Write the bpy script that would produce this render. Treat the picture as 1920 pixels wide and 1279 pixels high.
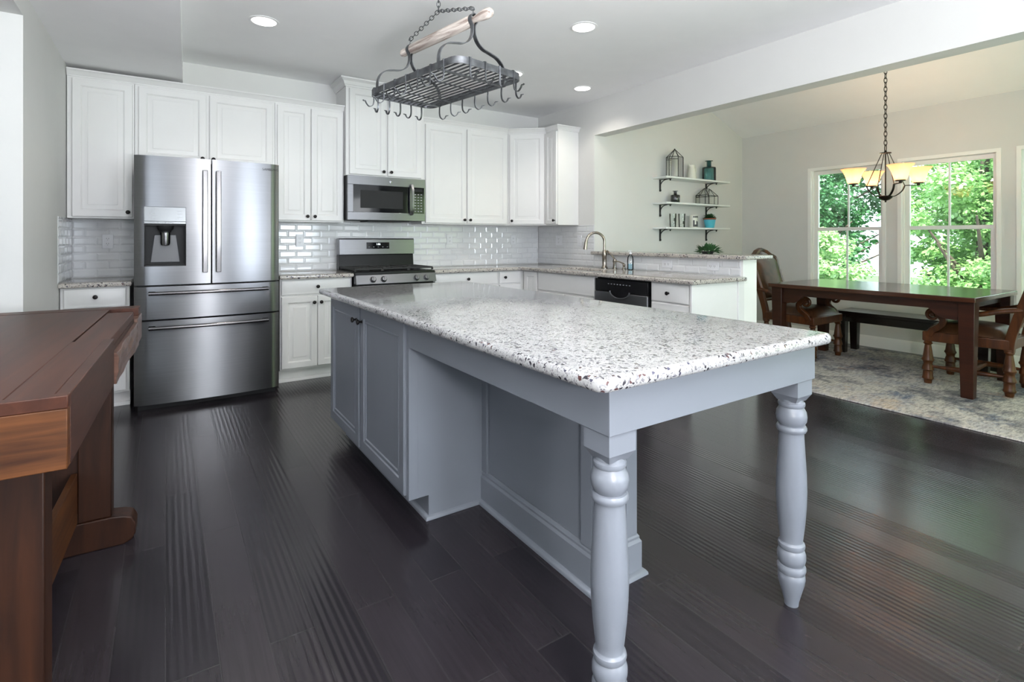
import bpy, bmesh, math, random
import numpy as np
from mathutils import Vector, Matrix
random.seed(7)
PI = math.pi
R = math.radians
scn = bpy.context.scene
col = scn.collection
for o in list(bpy.data.objects):
    bpy.data.objects.remove(o)

# ------------------------------------------------------------------ camera, world, sun, lights, exposure
cam_d = bpy.data.cameras.new('camera')
cam_d.sensor_width = 36.0
cam_d.lens = 980.0 / 1920.0 * 36.0
cam_d.shift_y = -191.5 / 1920.0
cam_d.clip_start = 0.05
cam = bpy.data.objects.new('camera', cam_d)
col.objects.link(cam)
cam.location = (0, 0, 1.22)
cam.rotation_euler = (R(90), 0, R(-33.55))
scn.camera = cam

world = bpy.data.worlds.new('sky')
scn.world = world
world.use_nodes = True
wn = world.node_tree.nodes
wn['Background'].inputs[0].default_value = (0.80, 0.92, 1.0, 1)
wn['Background'].inputs[1].default_value = 4.0

def lamp(name, kind, loc, energy, color=(1, 1, 1), rot=(0, 0, 0), **kw):
    d = bpy.data.lights.new(name, kind)
    d.energy = energy
    d.color = color
    for k, v in kw.items():
        setattr(d, k, v)
    o = bpy.data.objects.new(name, d)
    col.objects.link(o)
    o.location = loc
    o.rotation_euler = rot
    return o

lamp('sun', 'SUN', (0, 0, 12), 14.0, (1.0, 0.96, 0.88), (R(42), 0, R(-62)), angle=R(0.6))
# daylight lamps in living room windows assumed behind the camera
for wx, we in ((-2.0, 26), (0.75, 14), (2.9, 75)):
    lamp('window_daylight', 'AREA', (wx, -4.24, 1.5), we, (0.82, 0.90, 1.0), (R(90), 0, 0), shape='RECTANGLE', size=0.95, size_y=1.6)
lamp('hall_daylight', 'AREA', (-3.56, 0.6, 1.45), 18, (0.80, 0.89, 1.0), (0, R(-90), 0), shape='RECTANGLE', size=1.5, size_y=2.2)  # added cool lamp from the hall side; window assumed, none cut in the wall
lamp('side_window_daylight', 'AREA', (3.87, -2.7, 1.45), 35, (0.95, 0.98, 1.0), (0, R(90), 0), shape='RECTANGLE', size=1.5, size_y=1.8)  # added fill lamp to brighten the left wall; no window stands here
# the photographer's flash beside the camera, aimed up and ahead
lamp('camera_flash', 'POINT', (0.45, -0.30, 1.10), 60, (1.0, 0.99, 1.0), shadow_soft_size=0.07)
# added fill lamp behind the camera, turned up to brighten the ceiling
lamp('bounce_flash', 'AREA', (0.4, -0.5, 1.15), 210, (0.97, 0.98, 1.0), (R(180), 0, 0), shape='DISK', size=0.9)
# added green-tinted fill lamp for an assumed patio door; the wall is solid
lamp('patio_daylight', 'AREA', (5.35, -1.17, 1.15), 24, (0.68, 1.0, 0.52), (R(90), 0, 0), shape='RECTANGLE', size=1.7, size_y=2.1)
for wy in (2.957, 2.0, 1.045):
    p = lamp('window_portal', 'AREA', (6.83, wy, 1.36), 1, (1, 1, 1), (0, R(90), 0), shape='RECTANGLE', size=1.47, size_y=0.86)
    p.data.cycles.is_portal = True

vs = scn.view_settings
vs.view_transform = 'Standard'
vs.look = 'None'
vs.exposure = 0.48
vs.gamma = 1.0
vs.use_curve_mapping = False

# ------------------------------------------------------------------ materials
def new_mat(name):
    m = bpy.data.materials.new(name)
    m.use_nodes = True
    nt = m.node_tree
    b = nt.nodes['Principled BSDF']
    return m, nt, b

def nd(nt, typ, **kw):
    n = nt.nodes.new(typ)
    for k, v in kw.items():
        if k.startswith('i_'):
            n.inputs[k[2:].replace('_', ' ')].default_value = v
        else:
            setattr(n, k, v)
    return n

def ramp(nt, src, stops, interp='LINEAR'):
    r = nt.nodes.new('ShaderNodeValToRGB')
    r.color_ramp.interpolation = interp
    e = r.color_ramp.elements
    while len(e) > 1:
        e.remove(e[-1])
    e[0].position = stops[0][0]
    e[0].color = (*stops[0][1], 1)
    for p, c in stops[1:]:
        x = e.new(p)
        x.color = (*c, 1)
    nt.links.new(src, r.inputs[0])
    return r.outputs[0]

def mapped(nt, scale=(1, 1, 1), rot=(0, 0, 0), coord='pos'):
    if coord == 'pos':
        s = nt.nodes.new('ShaderNodeNewGeometry').outputs['Position']
    else:
        s = nt.nodes.new('ShaderNodeTexCoord').outputs['Object']
    mp = nt.nodes.new('ShaderNodeMapping')
    mp.inputs['Scale'].default_value = scale
    mp.inputs['Rotation'].default_value = rot
    nt.links.new(s, mp.inputs['Vector'])
    return mp.outputs[0]

def noise(nt, vec, scale, detail=3, rough=0.5, dist=0.0):
    n = nt.nodes.new('ShaderNodeTexNoise')
    n.inputs['Scale'].default_value = scale
    n.inputs['Detail'].default_value = detail
    n.inputs['Roughness'].default_value = rough
    n.inputs['Distortion'].default_value = dist
    nt.links.new(vec, n.inputs['Vector'])
    return n.outputs['Fac']

def mix(nt, a, b, f, mode='MIX'):
    m = nt.nodes.new('ShaderNodeMix')
    m.data_type = 'RGBA'
    m.blend_type = mode
    for sock, v in ((m.inputs[6], a), (m.inputs[7], b)):
        if isinstance(v, tuple):
            sock.default_value = (*v, 1)
        else:
            nt.links.new(v, sock)
    if isinstance(f, (int, float)):
        m.inputs[0].default_value = f
    else:
        nt.links.new(f, m.inputs[0])
    return m.outputs[2]

def bump(nt, b, h, strength=0.3, dist=0.01):
    n = nt.nodes.new('ShaderNodeBump')
    n.inputs['Strength'].default_value = strength
    n.inputs['Distance'].default_value = dist
    nt.links.new(h, n.inputs['Height'])
    nt.links.new(n.outputs[0], b.inputs['Normal'])

def plain(name, c, rough=0.5, metal=0.0, var=0.04, scale=6, bmp=0.0, spec=0.5, coat=0.0, coord='pos'):
    m, nt, b = new_mat(name)
    v = mapped(nt, coord=coord)
    f = noise(nt, v, scale, 4)
    lo = tuple(max(0, x * (1 - var)) for x in c)
    hi = tuple(min(1, x * (1 + var)) for x in c)
    nt.links.new(ramp(nt, f, [(0.3, lo), (0.7, hi)]), b.inputs['Base Color'])
    b.inputs['Roughness'].default_value = rough
    b.inputs['Metallic'].default_value = metal
    b.inputs['Specular IOR Level'].default_value = spec
    b.inputs['Coat Weight'].default_value = coat
    if bmp:
        bump(nt, b, noise(nt, v, scale * 30, 3), bmp, 0.002)
    return m

M = {}
M['wall'] = plain('wall_paint', (0.66, 0.66, 0.645), 0.7, bmp=0.08, var=0.01)
M['ceiling'] = plain('ceiling_paint', (0.88, 0.88, 0.885), 0.8, var=0.01)
M['accent'] = plain('accent_wall_paint', (0.16, 0.16, 0.17), 0.7, var=0.02)  # unseen rear wall, darkened so the fridge steel reflects less light
M['trim'] = plain('trim_white', (0.86, 0.86, 0.84), 0.35, var=0.01)
M['cab'] = plain('cabinet_white', (0.75, 0.745, 0.74), 0.35, var=0.01)
M['island'] = plain('island_grey_blue', (0.178, 0.194, 0.226), 0.34, var=0.015)
M['knob'] = plain('knob_bronze', (0.012, 0.010, 0.010), 0.3, 0.6)
M['black'] = plain('black_enamel', (0.005, 0.005, 0.006), 0.25, spec=0.25)
M['rubber'] = plain('dark_plastic', (0.012, 0.012, 0.013), 0.5, spec=0.25)
M['glassblk'] = plain('black_glass', (0.004, 0.0045, 0.006), 0.06, spec=0.4)
M['castiron'] = plain('cast_iron', (0.012, 0.012, 0.012), 0.6, bmp=0.2)
M['plate'] = plain('outlet_white', (0.72, 0.73, 0.76), 0.3, var=0.01)
M['slot'] = plain('outlet_slot', (0.05, 0.05, 0.05), 0.5)
M['wroughtiron'] = plain('iron_bronze', (0.025, 0.018, 0.014), 0.42, 0.7, var=0.3, scale=30)
M['bracket'] = plain('bracket_black', (0.012, 0.012, 0.013), 0.5)
M['shelf'] = plain('shelf_white', (0.80, 0.82, 0.80), 0.4, var=0.01)
M['ceramic'] = plain('ceramic_white', (0.78, 0.78, 0.70), 0.25, var=0.02)
M['teal'] = plain('pot_turquoise', (0.09, 0.48, 0.62), 0.4, var=0.05)
M['soil'] = plain('terracotta_rim', (0.30, 0.10, 0.06), 0.8)
M['bulbglow'] = None
M['leather'] = plain('brown_leather', (0.062, 0.026, 0.011), 0.38, var=0.4, scale=9, spec=0.3, coord='obj')
M['leaftrim'] = plain('welt', (0.03, 0.02, 0.01), 0.5)
M['bark'] = plain('tree_bark', (0.06, 0.045, 0.035), 0.9, var=0.3, scale=8, bmp=0.5)
M['lawn'] = plain('lawn', (0.05, 0.12, 0.03), 0.9, var=0.4, scale=2)
M['white_lamp_trim'] = plain('lamp_trim', (0.85, 0.85, 0.85), 0.4, var=0.0)

def steel(name, base=(0.215, 0.217, 0.228), rough=0.30, axis='x', streak=0.05):
    m, nt, b = new_mat(name)
    sc = {'x': (1.5, 1.5, 260), 'z': (260, 260, 1.5)}[axis]
    f = noise(nt, mapped(nt, sc, coord='obj'), 1.0, 2)
    nt.links.new(ramp(nt, f, [(0.25, tuple(x * 0.95 for x in base)), (0.75, tuple(min(1, x * 1.05) for x in base))]), b.inputs['Base Color'])
    b.inputs['Metallic'].default_value = 1.0
    b.inputs['Roughness'].default_value = rough
    if axis == 'x':
        b.inputs['Anisotropic'].default_value = 0.8
        tg = nt.nodes.new('ShaderNodeCombineXYZ'); tg.inputs[2].default_value = 1.0
        nt.links.new(tg.outputs[0], b.inputs['Tangent'])
    return m
M['steel'] = steel('brushed_steel')
M['steel_dark'] = steel('brushed_steel_dark', (0.22, 0.22, 0.23), 0.25)
M['steel_handle'] = steel('steel_handle', (0.20, 0.195, 0.20), 0.24)
M['nickel'] = steel('brushed_nickel', (0.30, 0.265, 0.225), 0.2, 'z')
M['panelgrey'] = plain('dispenser_grey', (0.22, 0.23, 0.24), 0.25, 0.4, var=0.02)
M['paddle'] = plain('paddle_grey', (0.10, 0.102, 0.112), 0.35, var=0.02)
M['rackiron'] = plain('rack_iron', (0.13, 0.135, 0.145), 0.33, 0.85, var=0.45, scale=22)

def granite(name, tint, s=1.0):
    m, nt, b = new_mat(name)
    pos = mapped(nt, (1, 1, 1))
    warp = nt.nodes.new('ShaderNodeTexNoise')
    warp.inputs['Scale'].default_value = 45
    nt.links.new(pos, warp.inputs['Vector'])
    add = nt.nodes.new('ShaderNodeVectorMath'); add.operation = 'MULTIPLY_ADD'
    nt.links.new(warp.outputs['Color'], add.inputs[0])
    add.inputs[1].default_value = (0.014, 0.014, 0.014)
    nt.links.new(pos, add.inputs[2])
    def cells(scale):
        v = nt.nodes.new('ShaderNodeTexVoronoi')
        v.inputs['Scale'].default_value = scale
        nt.links.new(add.outputs[0], v.inputs['Vector'])
        sp = nt.nodes.new('ShaderNodeSeparateColor')
        nt.links.new(v.outputs['Color'], sp.inputs[0])
        return sp.outputs[0], sp.outputs[1]
    a1, a2 = cells(105 * s)
    b1, b2 = cells(230 * s)
    base = ramp(nt, noise(nt, pos, 9, 5, 0.65), [(0.25, tuple(x * 0.80 for x in tint)), (0.5, tint), (0.75, tuple(min(1, x * 1.08) for x in tint))])
    fine = ramp(nt, b1, [(0.0, (0.92, 0.91, 0.9)), (0.40, (1, 1, 1)), (0.66, (0.80, 0.79, 0.81)), (0.82, (0.60, 0.59, 0.62)), (0.93, (0.34, 0.33, 0.36))], 'CONSTANT')
    c1 = mix(nt, base, fine, 1.0, 'MULTIPLY')
    clus = noise(nt, pos, 16, 3, 0.6)
    dens = ramp(nt, clus, [(0.36, (0, 0, 0)), (0.60, (1, 1, 1))])
    m2 = nt.nodes.new('ShaderNodeMath'); m2.operation = 'MULTIPLY_ADD'
    nt.links.new(dens, m2.inputs[0]); m2.inputs[1].default_value = 0.11; nt.links.new(a1, m2.inputs[2])
    spots = ramp(nt, m2.outputs[0], [(0.0, (0, 0, 0)), (0.95, (1, 1, 1))], 'CONSTANT')
    dark = ramp(nt, a2, [(0.0, (0.035, 0.032, 0.04)), (0.45, (0.16, 0.155, 0.17)), (0.78, (0.075, 0.036, 0.036)), (0.88, (0.06, 0.06, 0.09))], 'CONSTANT')
    c2 = mix(nt, c1, dark, spots)
    nt.links.new(c2, b.inputs['Base Color'])
    b.inputs['Roughness'].default_value = 0.09
    b.inputs['Specular IOR Level'].default_value = 0.5
    return m
M['granite'] = granite('granite_white', (0.415, 0.418, 0.42), 1.25)
M['granite_bar'] = granite('granite_bar', (0.50, 0.47, 0.43), 1.15)

def tile_mat():
    m, nt, b = new_mat('glazed_tile')
    f = noise(nt, mapped(nt), 5, 2)
    nt.links.new(ramp(nt, f, [(0.3, (0.66, 0.67, 0.69)), (0.7, (0.72, 0.73, 0.74))]), b.inputs['Base Color'])
    b.inputs['Roughness'].default_value = 0.10
    return m
M['tile'] = tile_mat()

def floor_mat():
    m, nt, b = new_mat('dark_plank_floor')
    pos = nt.nodes.new('ShaderNodeNewGeometry').outputs['Position']
    mp = nt.nodes.new('ShaderNodeMapping')
    mp.inputs['Rotation'].default_value = (0, 0, R(90))
    nt.links.new(pos, mp.inputs['Vector'])
    br = nt.nodes.new('ShaderNodeTexBrick')
    br.offset = 0.37; br.offset_frequency = 2
    br.inputs['Scale'].default_value = 1.0
    br.inputs['Brick Width'].default_value = 1.25
    br.inputs['Row Height'].default_value = 0.131
    br.inputs['Mortar Size'].default_value = 0.0024
    br.inputs['Mortar Smooth'].default_value = 0.2
    br.inputs['Bias'].default_value = 0.0
    br.inputs['Color1'].default_value = (0.0150, 0.0130, 0.0165, 1)
    br.inputs['Color2'].default_value = (0.0280, 0.0240, 0.0280, 1)
    br.inputs['Mortar'].default_value = (0.030, 0.028, 0.031, 1)  # seams lighter than the boards: light caught on their bevels, put into the colour
    nt.links.new(mp.outputs[0], br.inputs['Vector'])
    gr = noise(nt, mapped(nt, (60, 2.5, 1)), 1.0, 5, 0.6, 0.4)
    c = mix(nt, br.outputs['Color'], ramp(nt, gr, [(0.3, (0.65, 0.62, 0.62)), (0.7, (1.25, 1.2, 1.2))]), 0.45, 'MULTIPLY')
    nt.links.new(c, b.inputs['Base Color'])
    # hand-scraped ripples running along the boards, deeper on some boards than on others
    wv = nt.nodes.new('ShaderNodeTexWave'); wv.wave_type = 'BANDS'; wv.bands_direction = 'X'
    wv.inputs['Scale'].default_value = 13.5; wv.inputs['Distortion'].default_value = 1.6
    wv.inputs['Detail'].default_value = 1.5; wv.inputs['Detail Scale'].default_value = 0.35
    nt.links.new(mapped(nt, (1, 0.12, 1)), wv.inputs['Vector'])
    rid = wv.outputs['Fac']
    sx = nt.nodes.new('ShaderNodeSeparateXYZ'); nt.links.new(pos, sx.inputs[0])
    dv = nt.nodes.new('ShaderNodeMath'); dv.operation = 'DIVIDE'; nt.links.new(sx.outputs[0], dv.inputs[0]); dv.inputs[1].default_value = 0.131
    fl = nt.nodes.new('ShaderNodeMath'); fl.operation = 'FLOOR'; nt.links.new(dv.outputs[0], fl.inputs[0])
    wn_ = nt.nodes.new('ShaderNodeTexWhiteNoise'); wn_.noise_dimensions = '1D'; nt.links.new(fl.outputs[0], wn_.inputs['W'])
    am0 = ramp(nt, wn_.outputs['Value'], [(0.15, (0.12, 0.12, 0.12)), (0.75, (1, 1, 1))])
    am1 = ramp(nt, noise(nt, mapped(nt, (1.4, 0.7, 1)), 1.0, 2), [(0.36, (0.15, 0.15, 0.15)), (0.6, (1, 1, 1))])
    amt = mix(nt, am0, am1, 1.0, 'MULTIPLY')
    mul = nt.nodes.new('ShaderNodeMath'); mul.operation = 'MULTIPLY'
    nt.links.new(rid, mul.inputs[0]); nt.links.new(amt, mul.inputs[1])
    sub = nt.nodes.new('ShaderNodeMath'); sub.operation = 'SUBTRACT'
    nt.links.new(mul.outputs[0], sub.inputs[0]); nt.links.new(br.outputs['Fac'], sub.inputs[1])
    bump(nt, b, sub.outputs[0], 0.75, 0.0011)
    b.inputs['Roughness'].default_value = 0.22
    b.inputs['Specular IOR Level'].default_value = 0.4
    return m
M['floor'] = floor_mat()

def wood(name, c1, c2, stretch=(2, 40, 40), rough=0.3, coat=0.2, coord='obj', plank=None, contrast=0.5):
    m, nt, b = new_mat(name)
    v = mapped(nt, stretch, coord=coord)
    f = noise(nt, v, 1.0, 6, 0.6, 0.6)
    c = ramp(nt, f, [(0.5 - contrast / 2, c1), (0.5 + contrast / 2, c2)])
    if plank:
        axis, wdt, joint = plank
        mp = mapped(nt, coord=coord)
        sx = nt.nodes.new('ShaderNodeSeparateXYZ'); nt.links.new(mp, sx.inputs[0])
        dv = nt.nodes.new('ShaderNodeMath'); dv.operation = 'DIVIDE'
        nt.links.new(sx.outputs[axis], dv.inputs[0]); dv.inputs[1].default_value = wdt
        fl = nt.nodes.new('ShaderNodeMath'); fl.operation = 'FLOOR'; nt.links.new(dv.outputs[0], fl.inputs[0])
        wn_ = nt.nodes.new('ShaderNodeTexWhiteNoise'); wn_.noise_dimensions = '1D'
        nt.links.new(fl.outputs[0], wn_.inputs['W'])
        tone = ramp(nt, wn_.outputs['Value'], [(0, (0.55, 0.5, 0.5)), (1, (1.25, 1.2, 1.15))])
        c = mix(nt, c, tone, 1.0, 'MULTIPLY')
        if joint:
            fr = nt.nodes.new('ShaderNodeMath'); fr.operation = 'FRACT'; nt.links.new(dv.outputs[0], fr.inputs[0])
            j = ramp(nt, fr.outputs[0], [(0, (0.25, 0.25, 0.25)), (0.02, (1, 1, 1))], 'CONSTANT')
            c = mix(nt, c, j, 1.0, 'MULTIPLY')
    nt.links.new(c, b.inputs['Base Color'])
    b.inputs['Roughness'].default_value = rough
    b.inputs['Coat Weight'].default_value = coat
    b.inputs['Coat Roughness'].default_value = 0.15
    b.inputs['Specular IOR Level'].default_value = 0.28
    bump(nt, b, f, 0.12, 0.002)
    return m
M['diningwood'] = wood('dining_mahogany', (0.015, 0.0042, 0.0022), (0.046, 0.013, 0.0055), (25, 2, 25), 0.36, 0.05)
M['diningtop'] = wood('dining_top', (0.030, 0.010, 0.005), (0.075, 0.025, 0.011), (30, 2, 30), 0.17, 0.3, plank=(0, 0.13, True))
M['benchwood'] = wood('bench_espresso', (0.006, 0.0035, 0.003), (0.016, 0.008, 0.006), (25, 2, 25), 0.25, 0.2)
M['chairwood'] = wood('chair_walnut', (0.018, 0.0050, 0.0022), (0.115, 0.036, 0.0085), (18, 18, 3), 0.36, 0.1)
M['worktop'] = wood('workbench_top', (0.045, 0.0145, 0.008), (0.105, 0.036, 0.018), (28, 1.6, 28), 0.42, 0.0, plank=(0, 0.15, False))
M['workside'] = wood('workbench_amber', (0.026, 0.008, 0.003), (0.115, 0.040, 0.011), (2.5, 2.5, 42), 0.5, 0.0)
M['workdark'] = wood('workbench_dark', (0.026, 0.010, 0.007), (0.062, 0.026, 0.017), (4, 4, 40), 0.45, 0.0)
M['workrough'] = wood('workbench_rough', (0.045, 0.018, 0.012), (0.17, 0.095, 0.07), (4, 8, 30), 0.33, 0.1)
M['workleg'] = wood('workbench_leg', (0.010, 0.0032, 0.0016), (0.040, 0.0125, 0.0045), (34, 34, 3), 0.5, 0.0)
M['pin'] = wood('weathered_pin', (0.26, 0.20, 0.175), (0.66, 0.60, 0.55), (5, 70, 70), 0.75, 0.0, contrast=0.28)

def rug_mat():
    m, nt, b = new_mat('faded_rug')
    p = mapped(nt)
    st = mapped(nt, (14, 55, 1))
    base = ramp(nt, noise(nt, p, 1.9, 7, 0.72), [(0.34, (0.09, 0.095, 0.12)), (0.44, (0.28, 0.265, 0.26)), (0.51, (0.52, 0.48, 0.43)), (0.58, (0.40, 0.385, 0.385)), (0.68, (0.52, 0.42, 0.33))])
    blue = ramp(nt, noise(nt, mapped(nt, (1.3, 2.0, 1)), 1.9, 7, 0.78), [(0.54, (0, 0, 0)), (0.66, (0.85, 0.85, 0.85))])
    c = mix(nt, base, (0.10, 0.13, 0.20), blue)
    rust_v = mapped(nt, (1.9, 1.5, 1), (0, 0, 0.9))
    rust = ramp(nt, noise(nt, rust_v, 2.1, 7, 0.78), [(0.59, (0, 0, 0)), (0.70, (0.8, 0.8, 0.8))])
    c = mix(nt, c, (0.38, 0.17, 0.10), rust)
    wear = ramp(nt, noise(nt, st, 1.0, 5, 0.75), [(0.38, (0.50, 0.50, 0.53)), (0.55, (1.1, 1.1, 1.1))])
    c = mix(nt, c, wear, 0.9, 'MULTIPLY')
    nt.links.new(c, b.inputs['Base Color'])
    b.inputs['Roughness'].default_value = 0.95
    b.inputs['Specular IOR Level'].default_value = 0.1
    bump(nt, b, noise(nt, p, 260, 2), 0.4, 0.004)
    return m
M['rug'] = rug_mat()

def glass_mat(name, tint=(1, 1, 1), refl=1.0, rough=0.0):
    m, nt, b = new_mat(name)
    nt.nodes.remove(b)
    out = nt.nodes['Material Output']
    tr = nd(nt, 'ShaderNodeBsdfTransparent'); tr.inputs[0].default_value = (*tint, 1)
    gl = nd(nt, 'ShaderNodeBsdfGlossy'); gl.inputs['Roughness'].default_value = rough
    fr = nd(nt, 'ShaderNodeFresnel'); fr.inputs[0].default_value = 1.45
    ml = nd(nt, 'ShaderNodeMath', operation='MULTIPLY'); ml.inputs[1].default_value = refl
    nt.links.new(fr.outputs[0], ml.inputs[0])
    mx = nd(nt, 'ShaderNodeMixShader')
    nt.links.new(ml.outputs[0], mx.inputs[0]); nt.links.new(tr.outputs[0], mx.inputs[1]); nt.links.new(gl.outputs[0], mx.inputs[2])
    nt.links.new(mx.outputs[0], out.inputs[0])
    return m
M['pane'] = glass_mat('window_glass', (0.97, 1.0, 0.98))
M['clear'] = glass_mat('clear_glass', (0.975, 0.99, 0.985))
M['blueglass'] = glass_mat('blue_bottle_glass', (0.36, 0.58, 0.60), 1.6)
M['smokeglass'] = glass_mat('smoke_bottle_glass', (0.12, 0.13, 0.15), 2.5)
M['bluesoap'] = glass_mat('blue_soap', (0.72, 0.90, 0.97))
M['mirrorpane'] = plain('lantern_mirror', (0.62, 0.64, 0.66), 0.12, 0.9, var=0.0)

def leaf_mat(name, c1, c2, tr=0.5):
    m, nt, b = new_mat(name)
    nt.nodes.remove(b)
    out = nt.nodes['Material Output']
    f = noise(nt, mapped(nt), 1.6, 5, 0.8)
    c = ramp(nt, f, [(0.3, c1), (0.7, c2)])
    df = nd(nt, 'ShaderNodeBsdfDiffuse'); ts = nd(nt, 'ShaderNodeBsdfTranslucent'); gl = nd(nt, 'ShaderNodeBsdfGlossy')
    gl.inputs['Roughness'].default_value = 0.35
    gl.inputs[0].default_value = (0.8, 0.9, 0.8, 1)
    nt.links.new(c, df.inputs[0]); nt.links.new(c, ts.inputs[0])
    m1 = nd(nt, 'ShaderNodeMixShader'); m1.inputs[0].default_value = tr
    nt.links.new(df.outputs[0], m1.inputs[1]); nt.links.new(ts.outputs[0], m1.inputs[2])
    m2 = nd(nt, 'ShaderNodeMixShader'); m2.inputs[0].default_value = 0.08
    nt.links.new(m1.outputs[0], m2.inputs[1]); nt.links.new(gl.outputs[0], m2.inputs[2])
    nt.links.new(m2.outputs[0], out.inputs[0])
    return m
M['leaf'] = leaf_mat('maple_leaf', (0.14, 0.30, 0.10), (0.36, 0.56, 0.22))
M['leaf_dark'] = leaf_mat('oak_leaf', (0.03, 0.11, 0.045), (0.07, 0.20, 0.07), 0.35)
M['leaf_light'] = leaf_mat('bright_leaf', (0.22, 0.40, 0.16), (0.46, 0.62, 0.32), 0.5)
M['houseleaf'] = leaf_mat('house_plant_leaf', (0.012, 0.05, 0.018), (0.04, 0.12, 0.04), 0.2)

def emit(name, c, s):
    m, nt, b = new_mat(name)
    b.inputs['Base Color'].default_value = (0.9, 0.9, 0.9, 1)
    b.inputs['Emission Color'].default_value = (*c, 1)
    b.inputs['Emission Strength'].default_value = s
    return m
M['lens'] = emit('recessed_lens', (1.0, 0.96, 0.90), 5.0)
M['bulb'] = emit('warm_bulb', (1.0, 0.84, 0.66), 26.0)
M['digits'] = emit('clock_digits', (0.8, 0.95, 1.0), 1.5)
def shade_mat():
    m, nt, b = new_mat('amber_shade_glass')
    f = noise(nt, mapped(nt, coord='obj'), 14, 4, 0.6)
    c = ramp(nt, f, [(0.3, (0.90, 0.60, 0.42)), (0.7, (0.96, 0.73, 0.55))])
    nt.nodes.remove(b)
    out = nt.nodes['Material Output']
    df = nd(nt, 'ShaderNodeBsdfDiffuse'); ts = nd(nt, 'ShaderNodeBsdfTranslucent')
    nt.links.new(c, df.inputs[0]); nt.links.new(c, ts.inputs[0])
    m1 = nd(nt, 'ShaderNodeMixShader'); m1.inputs[0].default_value = 0.6
    nt.links.new(df.outputs[0], m1.inputs[1]); nt.links.new(ts.outputs[0], m1.inputs[2])
    nt.links.new(m1.outputs[0], out.inputs[0])
    return m
M['shade'] = shade_mat()
M['ink'] = plain('dark_lettering', (0.03, 0.03, 0.035), 0.4)
M['greyink'] = plain('grey_lettering', (0.30, 0.31, 0.33), 0.4)

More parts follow.
